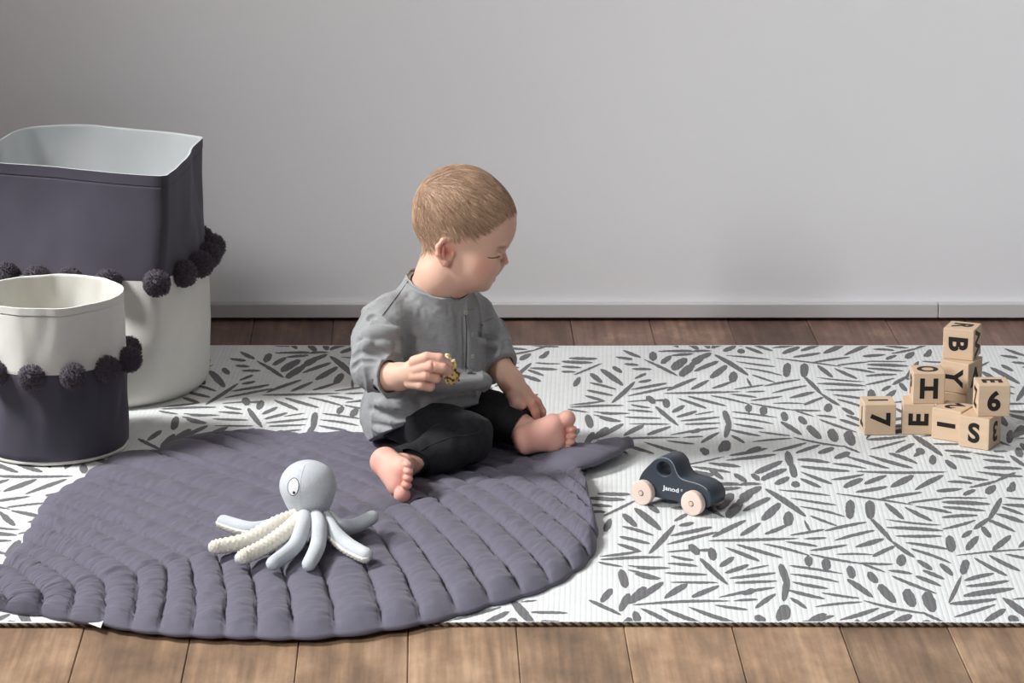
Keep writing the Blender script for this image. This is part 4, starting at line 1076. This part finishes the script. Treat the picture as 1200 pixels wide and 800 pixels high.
    for st in range(steps):
        g = grad(Fb, p, .003); v_ = sample(Fb, p); p = p-v_[:, None]*g
        d = p-K; rr = np.linalg.norm(d, axis=1, keepdims=True); d = d/np.maximum(rr, 1e-5)
        sw = np.cross(g, d)*np.clip(1.1-rr/0.045, 0.0, 1)*0.9
        # gravity and a forward comb on the top
        d = d+sw+jit*(0.5+0.5*np.sin(st))+np.array([0.10, 0, -0.15])
        d = d+0.25*np.stack([vnoise(p, 60.0), vnoise(p+3.1, 60.0), vnoise(p+7.7, 60.0)], -1)
        d = d-(d*g).sum(1, keepdims=True)*g; d = d/np.maximum(np.linalg.norm(d, axis=1, keepdims=True), 1e-6)
        path.append((p+g*(lift*(math.sin(math.pi*(st+.6)/(steps+1.2))+0.15))[:, None], g, d))
        p = p+d*slen[:, None]
    wdt = (0.00022+0.0002*r_.random(NS))[:, None]
    V_ = np.zeros((NS, steps, 3, 3)); 
    for st, (q, g, d) in enumerate(path):
        b = np.cross(g, d); b /= np.maximum(np.linalg.norm(b, axis=1, keepdims=True), 1e-6); tp = 1-0.75*(st/(steps-1))**2
        V_[:, st, 0] = q+b*wdt*tp; V_[:, st, 1] = q+g*wdt*0.9*tp; V_[:, st, 2] = q-b*wdt*tp
    V_ = V_.reshape(-1, 3); bidx = np.arange(NS)[:, None]*(steps*3)
    fs = []
    for st in range(steps-1):
        for a, b in ((0, 1), (1, 2), (2, 0)):
            fs.append(np.concatenate([bidx+st*3+a, bidx+st*3+b, bidx+(st+1)*3+b, bidx+(st+1)*3+a], 1))
    fs = np.concatenate(fs)
    tone = r_.random(NS); c1 = np.array(lin(158, 124, 98)[:3]); c2 = np.array(lin(224, 192, 162)[:3]); cs = c1*(1-tone[:, None])+c2*tone[:, None]
    hm = mat('fair_hair', lin(180, 140, 108), 0.5, 0.35, attr='Col')
    oh = mesh_obj('hair', V_, fs, hm, root, smooth=True); setcol(oh, np.repeat(cs, steps*3, 0)); oh['label'] = 'short fair brown hair'
    # ---- shirt
    hS = 0.0014
    lo, hi = (-.28, 4.56, .02), (.035, 4.95, .335)
    Fc_ = Field(lo, hi, hS); body(Fc_)          # body for hollowing
    Fs = Field(lo, hi, hS)
    Fs.ell(W(492, 484, 4.80), (.092, .090, .075), R3, k=.02)
    Fs.ell(W(500, 440, 4.79), (.088, .080, .075), R3, k=.03)
    Fs.ell(W(509, 395, 4.79), (.086, .066, .074), R3, k=.03)
    Fs.ell(W(509, 358, 4.79), (.084, .046, .032), R3, k=.03)
    Fs.chain([W(510, 352, 4.79), Hd(514, 320)], [.050, .0445], k=.022)
    Fs.chain([W(459, 373, 4.74), W(443, 404, 4.705), W(439, 430, 4.675), W(462, 443, 4.645), W(480, 444, 4.628)], [.036, .036, .0320, .0285, .0285], k=.012)
    Fs.chain([W(554, 367, 4.84), W(566, 400, 4.845), W(581, 428, 4.83), W(595, 450, 4.80)], [.034, .0345, .030, .029], k=.012)
    Fs.cap(W(520, 447, 4.71), W(566, 446, 4.73), .020, .014, k=.02)          # cloth sagging over the waist
    Fs.cap(W(433, 366, 4.735), W(438, 375, 4.72), .009, .008, k=.012)
    # folds: noise
    sl = (slice(None),)*3; Xg, Yg, Zg = Fs.grid(sl)
    full = np.stack(np.broadcast_arrays(Xg, Yg, Zg), -1).astype(np.float32)
    m_ = np.abs(Fs.v) < 0.02
    pp = full[m_]
    q1 = pp*np.array([1, 1, .55], np.float32)
    nz = 0.0034*vnoise(q1, 22.0)+0.0015*vnoise(q1+5, 55.0)+0.0007*vnoise(pp+9, 160.0)
    # sharper drape ridges
    rd = 1-np.abs(vnoise(pp*np.array([1.0, 1.0, 0.45], np.float32)+2.3, 30.0)); nz -= 0.0040*(rd**6)
    Fs.v[m_] += nz.astype(np.float32)
    # explicit creases traced on the cloth
    def crease(pts, r=.0018, k=.006, op='s', push=0.0):
        hs = []
        for a in range(len(pts)-1):
            for t in np.linspace(0, 1, 5)[:(5 if a == len(pts)-2 else 4)]:
                x = pts[a][0]*(1-t)+pts[a+1][0]*t; y = pts[a][1]*(1-t)+pts[a+1][1]*t; h = hit(Fs, x, y)
                if h is not None: hs.append(h+VC*push)
        for i in range(len(hs)-1):
            if (hs[i+1]-hs[i]).length < .02: Fs.cap(hs[i], hs[i+1], r, r, k=k, op=op, mg=.012)
        return hs
    CR = [([(419, 399), (434, 397), (469, 398)], .0030, .005), ([(469, 391), (472, 405), (474, 420)], .0025, .008), ([(434, 396), (447, 409), (458, 414)], .002, .008),
          ([(410, 421), (420, 414), (445, 415), (462, 420)], .003, .008), ([(413, 432), (421, 424), (440, 424)], .002, .007),
          ([(457, 469), (494, 464), (515, 461), (567, 458)], .005, .012), ([(434, 479), (455, 487), (476, 490)], .003, .009), 
          ([(458, 474), (470, 482)], .0025, .006), ([(440, 497), (462, 503), (480, 498)], .002, .008), 
          ([(560, 392), (572, 396), (590, 402)], .003, .008), ([(566, 408), (580, 410)], .002, .008), 
          ([(433, 372), (437, 371)], .004, .005), ([(520, 470), (545, 466), (565, 468)], .002, .008), ([(543.5, 372), (544, 400), (543.5, 432)], .002, .004),
          ]
    for c in CR: crease(c[0], c[1]*1.25, c[2]*.75)
    RG = [([(424, 404), (440, 402), (462, 404)], .0028, .010), ([(466, 400), (468, 418)], .0025, .008), ([(460, 460), (495, 455), (530, 451), (562, 449)], .004, .012),
          ([(440, 472), (470, 476)], .0025, .010), ([(560, 400), (585, 404)], .003, .010), ([(440, 503), (465, 510)], .002, .008), ([(428, 390), (446, 389), (466, 391)], .0042, .012)]
    for c in RG: crease(c[0], c[1]*1.35, c[2]*.9, 'u', 0.0)
    def endcut(c, dr, rad, ln):
        dr = dr.normalized(); c = np.array(c); dn = np.array(dr)
        def fn(X_, Y_, Z_):
            a = (X_-c[0])*dn[0]+(Y_-c[1])*dn[1]+(Z_-c[2])*dn[2]
            rr = np.sqrt(np.maximum((X_-c[0])**2+(Y_-c[1])**2+(Z_-c[2])**2-a*a, 0))
            return np.minimum(np.minimum(a, rad-rr), ln-a)
        return fn
    # neck opening
    cps = np.array([W(478, 303, 4.835), W(491, 328, 4.768), W(506, 341, 4.745), W(525, 350, 4.730), W(543, 353.5, 4.724), W(553, 350, 4.730), W(560, 331, 4.790), W(524, 306, 4.865), W(495, 299, 4.865)])
    cC = cps.mean(0); cN = np.linalg.svd(cps-cC)[2][2]; cN = cN*np.sign(cN[2]); cNv = Vector(cN); cCv = Vector(cC)
    print('collar normal', cN, cC)
    Fs.cut(endcut(cC, cNv, .075, .08))
    nc = Hd(524, 314); na = (UPV+RT*.35).normalized(); nb = (RT-UPV*.35).normalized(); nl = VC
    Fs.ell(cC, (.036, .036, .012), [tuple(Vector((1, 0, 0)).cross(cNv).normalized().cross(cNv)), tuple(Vector((1, 0, 0)).cross(cNv).normalized()), tuple(cNv)], k=.002, op='s')
    # cuffs
    dN = W(469, 441, 4.638)-W(452, 441, 4.655)
    Fs.cut(endcut(W(457, 443, 4.650), dN, .040, .07))
    dF = W(607, 459, 4.79)-W(584, 428, 4.83)
    Fs.cut(endcut(W(587, 432, 4.826), dF, .040, .06))
    # hem: plane through the hem line
    Fs.cut(lambda X_, Y_, Z_: (.006+.52*(((X_-PEL.x)*fw_.x+(Y_-PEL.y)*fw_.y)+.078)-Z_)*0.85)
    Fs.cut(lambda X_, Y_, Z_: .022-Z_+0*X_+0*Y_)
    # side slit
    sp = hit(Fs, 486, 504)
    if sp is not None: Fs.chain([sp+Vector((0, 0, .004)), sp-Vector((0, 0, .012)), sp-Vector((0, 0, .03))], [.0006, .003, .006], k=.001, op='s')
    # hollow
    inner = np.where(Fc_.v < 0.5, Fc_.v-0.0025, 1.0)
    Fs.v = np.maximum(Fs.v, -inner.astype(np.float32))
    ps, fsx = Fs.mesh(); ps = relax(ps, fsx, 2, 0.4)
    linen = mat('grey_linen', lin(150, 151, 151), 0.9, 0.15, noise=0.06, nscale=120, stretch=(1, 1, 3), bump=0.25, bscale=900, sheen=0.2)
    shirt = mesh_obj('shirt', ps, fsx, linen, root); shirt['label'] = 'grey linen long-sleeved shirt'
    # seams, placket, buttons, pocket
    def on(px, py, off=.0004):
        h = hit(Fs, px, py)
        if h is None: return None
        g = grad(Fs, np.array(h), .003); return h+Vector(g)*off
    def line(pts, r, nm, m, off=.0002, parent=shirt):
        q = []
        for a in range(len(pts)-1):
            for t in np.linspace(0, 1, 9)[:(9 if a == len(pts)-2 else 8)]:
                o_ = on(pts[a][0]*(1-t)+pts[a+1][0]*t, pts[a][1]*(1-t)+pts[a+1][1]*t, off)
                if o_ is not None and (not q or (o_-q[-1]).length < .012): q.append(o_)
        if len(q) < 2: return
        v, f = tube(q, r, 6); mb = MB(); mb.add(v, f); return mb.build(nm, m, parent)
    dk = mat('dark_seam', lin(58, 58, 60), 0.95); lt = mat('linen_edge', lin(146, 146, 146), 0.9)
    line([(545, 364), (546.5, 385), (546, 410), (545.5, 434)], .0005, 'placket_seam', dk, .0004)
    line([(480, 327), (467, 345), (448, 370)], .0006, 'seam', dk)
    def patch(rows, nm, m, off=.0012, parent=shirt, th=.0014):
        g = [[on(x, y, off) for (x, y) in r] for r in rows]
        if any(q is None for r in g for q in r): print('patch miss', nm); return
        nr, ncx = len(g), len(g[0]); vv = [q for r in g for q in r]+[q+Vector((0, 1, 0))*th for r in g for q in r]; ff = []
        N_ = nr*ncx
        for i in range(nr-1):
            for j in range(ncx-1):
                a = i*ncx+j; ff.append((a, a+ncx, a+ncx+1, a+1)); ff.append((a+N_, a+1+N_, a+ncx+1+N_, a+ncx+N_))
        bd = [j for j in range(ncx)]+[i*ncx+ncx-1 for i in range(1, nr)]+[(nr-1)*ncx+j for j in range(ncx-2, -1, -1)]+[i*ncx for i in range(nr-2, 0, -1)]
        for a, b in zip(bd, bd[1:]+bd[:1]): ff.append((a, b, b+N_, a+N_))
        return mesh_obj(nm, vv, ff, m, parent)
    patch([[(546+1.2*math.sin(t*5)+u*11+(2*t), 362+t*76) for u in np.linspace(0, 1, 5)] for t in np.linspace(0, 1, 24)], 'placket', linen)
    patch([[(563+u*15, 377+t*17-u*5+.5) for u in np.linspace(0, 1, 6)] for t in np.linspace(0, 1, 6)], 'pocket', linen)
    line([(563, 381), (578, 376)], .0005, 'pocket_seam', dk, .0022)
    btn = mat('shell_button', lin(176, 170, 156), 0.4, 0.4)
    for (x, y) in ((545, 366), (552, 392), (553, 417)):
        h = on(x, y, .0022)
        if h is None: continue
        g = Vector(grad(Fs, np.array(h)-np.array(Vector(grad(Fs, np.array(h), .003)))*.002, .003)); q_ = g.to_track_quat('Z', 'Y').to_matrix()
        bm = bmesh.new(); bmesh.ops.create_cone(bm, cap_ends=True, segments=20, radius1=.0036, radius2=.0032, depth=.0014)
        vv = [h+q_ @ v_.co for v_ in bm.verts]; ff = [tuple(x_.index for x_ in f_.verts) for f_ in bm.faces]; bm.free()
        b_ = mesh_obj('button', vv, ff, btn, shirt, False)
        for s in (-1, 1):
            bm = bmesh.new(); bmesh.ops.create_icosphere(bm, subdivisions=1, radius=.0006); vv = [h+q_ @ (v_.co+Vector((s*.001, 0, .0007))) for v_ in bm.verts]; ff = [tuple(x_.index for x_ in f_.verts) for f_ in bm.faces]; bm.free()
            mesh_obj('button_thread', vv, ff, dk, b_)
    # collar: stand band following the neckline
    e1 = cNv.cross(Vector((0, 1, 0))).normalized(); e2 = cNv.cross(e1).normalized(); NCO = 120; rad_ = []
    for i in range(NCO):
        a_ = 2*math.pi*i/NCO; d_ = e1*math.cos(a_)+e2*math.sin(a_); rr_ = np.arange(.075, .012, -.0005)
        q_ = np.array(cCv-cNv*.004)+rr_[:, None]*np.array(d_); v_ = sample(Fs, q_); j_ = int(np.argmax(v_ < 0)); rad_.append(rr_[j_] if v_[j_] < 0 else None)
    ok_ = [r for r in rad_ if r]; rad_ = [min(r or .04, .056) for r in rad_]
    for _ in range(6): rad_ = [(rad_[i-1]+2*rad_[i]+rad_[(i+1) % NCO])/4 for i in range(NCO)]
    vv = []; ff = []; n = NCO
    for i in range(NCO):
        a_ = 2*math.pi*i/NCO; d_ = e1*math.cos(a_)+e2*math.sin(a_); wv = .0006*math.sin(i*1.1)+.0005*math.sin(i*.57); r = rad_[i]
        for (dr, dz) in ((.0016, -.0075), (.0010+wv, .0022), (.0002+wv, .0030), (-.0010+wv, .0022), (-.0012, -.0085)):
            vv.append(cCv+d_*(r+dr)+cNv*dz)
    for i in range(n):
        for j in range(5): ff.append((i*5+j, ((i+1) % n)*5+j, ((i+1) % n)*5+(j+1) % 5, i*5+(j+1) % 5))
    mesh_obj('collar', vv, ff, linen, shirt)
    # brown neck label inside the back of the collar
    ii = [i for i in range(NCO)]; ii.sort(key=lambda i: (e1*math.cos(2*math.pi*i/NCO)+e2*math.sin(2*math.pi*i/NCO)).dot(Vector((-.8, .6, 0))), reverse=True); i0 = ii[0]
    def rp(i, dr, dz):
        a_ = 2*math.pi*i/NCO; return cCv+(e1*math.cos(a_)+e2*math.sin(a_))*(rad_[i % NCO]+dr)+cNv*dz
    v = [rp(i0-7, -.0018, .0020), rp(i0+7, -.0018, .0020), rp(i0+7, -.0030, -.010), rp(i0-7, -.0030, -.010)]; v = v+[p_+(cCv-p_).normalized()*-.0004 for p_ in v]
    o = mesh_obj('neck_label', v, [(0, 1, 2, 3), (7, 6, 5, 4), (0, 4, 5, 1), (1, 5, 6, 2), (2, 6, 7, 3), (3, 7, 4, 0)], mat('label_brown', lin(112, 88, 84), 0.9), shirt, False); o['label'] = 'brown neck label'
    # ---- trousers
    Ft = Field((-.25, 4.60, .012), (.065, 4.99, .16), hS)
    Ft.ell(PEL-Vector((0, 0, .008)), (.064, .060, .044), R3, k=.015)
    for a, b_, c_ in (('hipN', 'kneeN', 'ankN'), ('hipF', 'kneeF', 'ankF')):
        Ft.chain([legs[a][0], legs[b_][0]], [legs[a][1], legs[b_][1]], k=.008)
        e_ = legs[c_][0]+(legs[c_][0]-legs[b_][0]).normalized()*.02
        Ft.chain([legs[b_][0], legs[c_][0], e_], [legs[b_][1], legs[c_][1]+.0015, legs[c_][1]+.001], k=.004)
        pc = legs[b_][0].lerp(legs[c_][0], 1.08 if b_ == 'kneeN' else .80); pd = (legs[c_][0]-legs[b_][0]).normalized(); Ft.cap(pc-pd*.009, pc+pd*.005, legs[c_][1]+.0045, legs[c_][1]+.0040, k=.0015)
    Xg, Yg, Zg = Ft.grid(sl); full = np.stack(np.broadcast_arrays(Xg, Yg, Zg), -1).astype(np.float32); m_ = np.abs(Ft.v) < 0.015; pp = full[m_]
    Ft.v[m_] += (0.0030*vnoise(pp, 34.0)+0.0012*vnoise(pp+4, 90.0)).astype(np.float32)
    for b_, c_, t in (('kneeN', 'ankN', 1.12), ('kneeF', 'ankF', 0.80)):
        dr = legs[c_][0]-legs[b_][0]; Ft.cut(endcut(legs[b_][0].lerp(legs[c_][0], t), dr, .045, .05))
    Ft.cut(lambda X_, Y_, Z_: Z_-.145)
    Fd2 = Field(Ft.lo, Ft.lo+(Ft.n-1)*hS, hS); Fd2.n = Ft.n; Fd2.v = np.full(Ft.n, 1.0, np.float32); Fd2.ax = Ft.ax; body(Fd2)
    inner = np.where(Fd2.v < 0.5, Fd2.v-0.0018, 1.0); Ft.v = np.maximum(Ft.v, -inner.astype(np.float32))
    pt, ft = Ft.mesh(); pt = relax(pt, ft, 1, 0.4)
    den = mat('black_denim', lin(30, 30, 33), 0.8, 0.25, noise=0.2, nscale=160, bump=0.2, bscale=900, sheen=0.05)
    tr_ = mesh_obj('trousers', pt, ft, den, root); tr_['label'] = 'black denim trousers'
    seam = mat('denim_seam', lin(48, 48, 54), 0.8)
    def onT(px, py, off):
        h = hit(Ft, px, py); return None if h is None else h+Vector(grad(Ft, np.array(h), .003))*off
    q = [onT(x, y, .0002) for x, y in smoothpath2([(490, 529), (505, 521), (530, 512), (552, 509), (566, 503)])]; q = [a for a in q if a is not None]
    v, f = tube(q, .0007, 6); mb = MB(); mb.add(v, f); mb.build('leg_seam', seam, tr_)
    # ---- cookie in the right hand
    c = W(528.5, 435, 4.606); Fk = Field(c-Vector((.022, .02, .03)), c+Vector((.022, .02, .03)), .0008)
    Fk.ell(c, (.0120, .0180, .0050), RH, k=.002); Fk.ell(c+RT*.001-UPV*.008, (.0125, .0100, .0055), RH, k=.004); Fk.ell(c+UPV*.0190-RT*.006, (.0045, .006, .0042), RH, k=.004)
    Xg, Yg, Zg = Fk.grid(sl); full = np.stack(np.broadcast_arrays(Xg, Yg, Zg), -1).astype(np.float32)
    Fk.v += (0.0022*vnoise(full, 260.0)+.0012*vnoise(full+1, 600.0)).astype(np.float32)
    Fk.ell(c+RT*.0125+UPV*.006, (.004, .008, .01), RH, k=.001, op='s')
    pk, fk = Fk.mesh(); nz = vnoise(pk+.3, 420.0); up_ = ((pk-np.array(c))@np.array(UPV))
    cc1, cc2, cc3 = [np.array(lin(*x)[:3]) for x in ((196, 164, 112), (84, 66, 38), (236, 216, 168))]
    cw = np.clip((nz-.1)*5, 0, 1)[:, None]; col = cc1*(1-cw)+cc2*cw; tw = np.clip((up_-.012)/.004, 0, 1)[:, None]; col = col*(1-tw)+cc3*tw
    ck = mesh_obj('cookie', pk, fk, mat('baked_crumb', lin(190, 160, 110), 0.85, 0.2, attr='Col', bump=0.3, bscale=500)); setcol(ck, col)
    tag(ck, 'small bitten golden cookie pinched in the toddler\'s raised hand', 'cookie')
build_child()
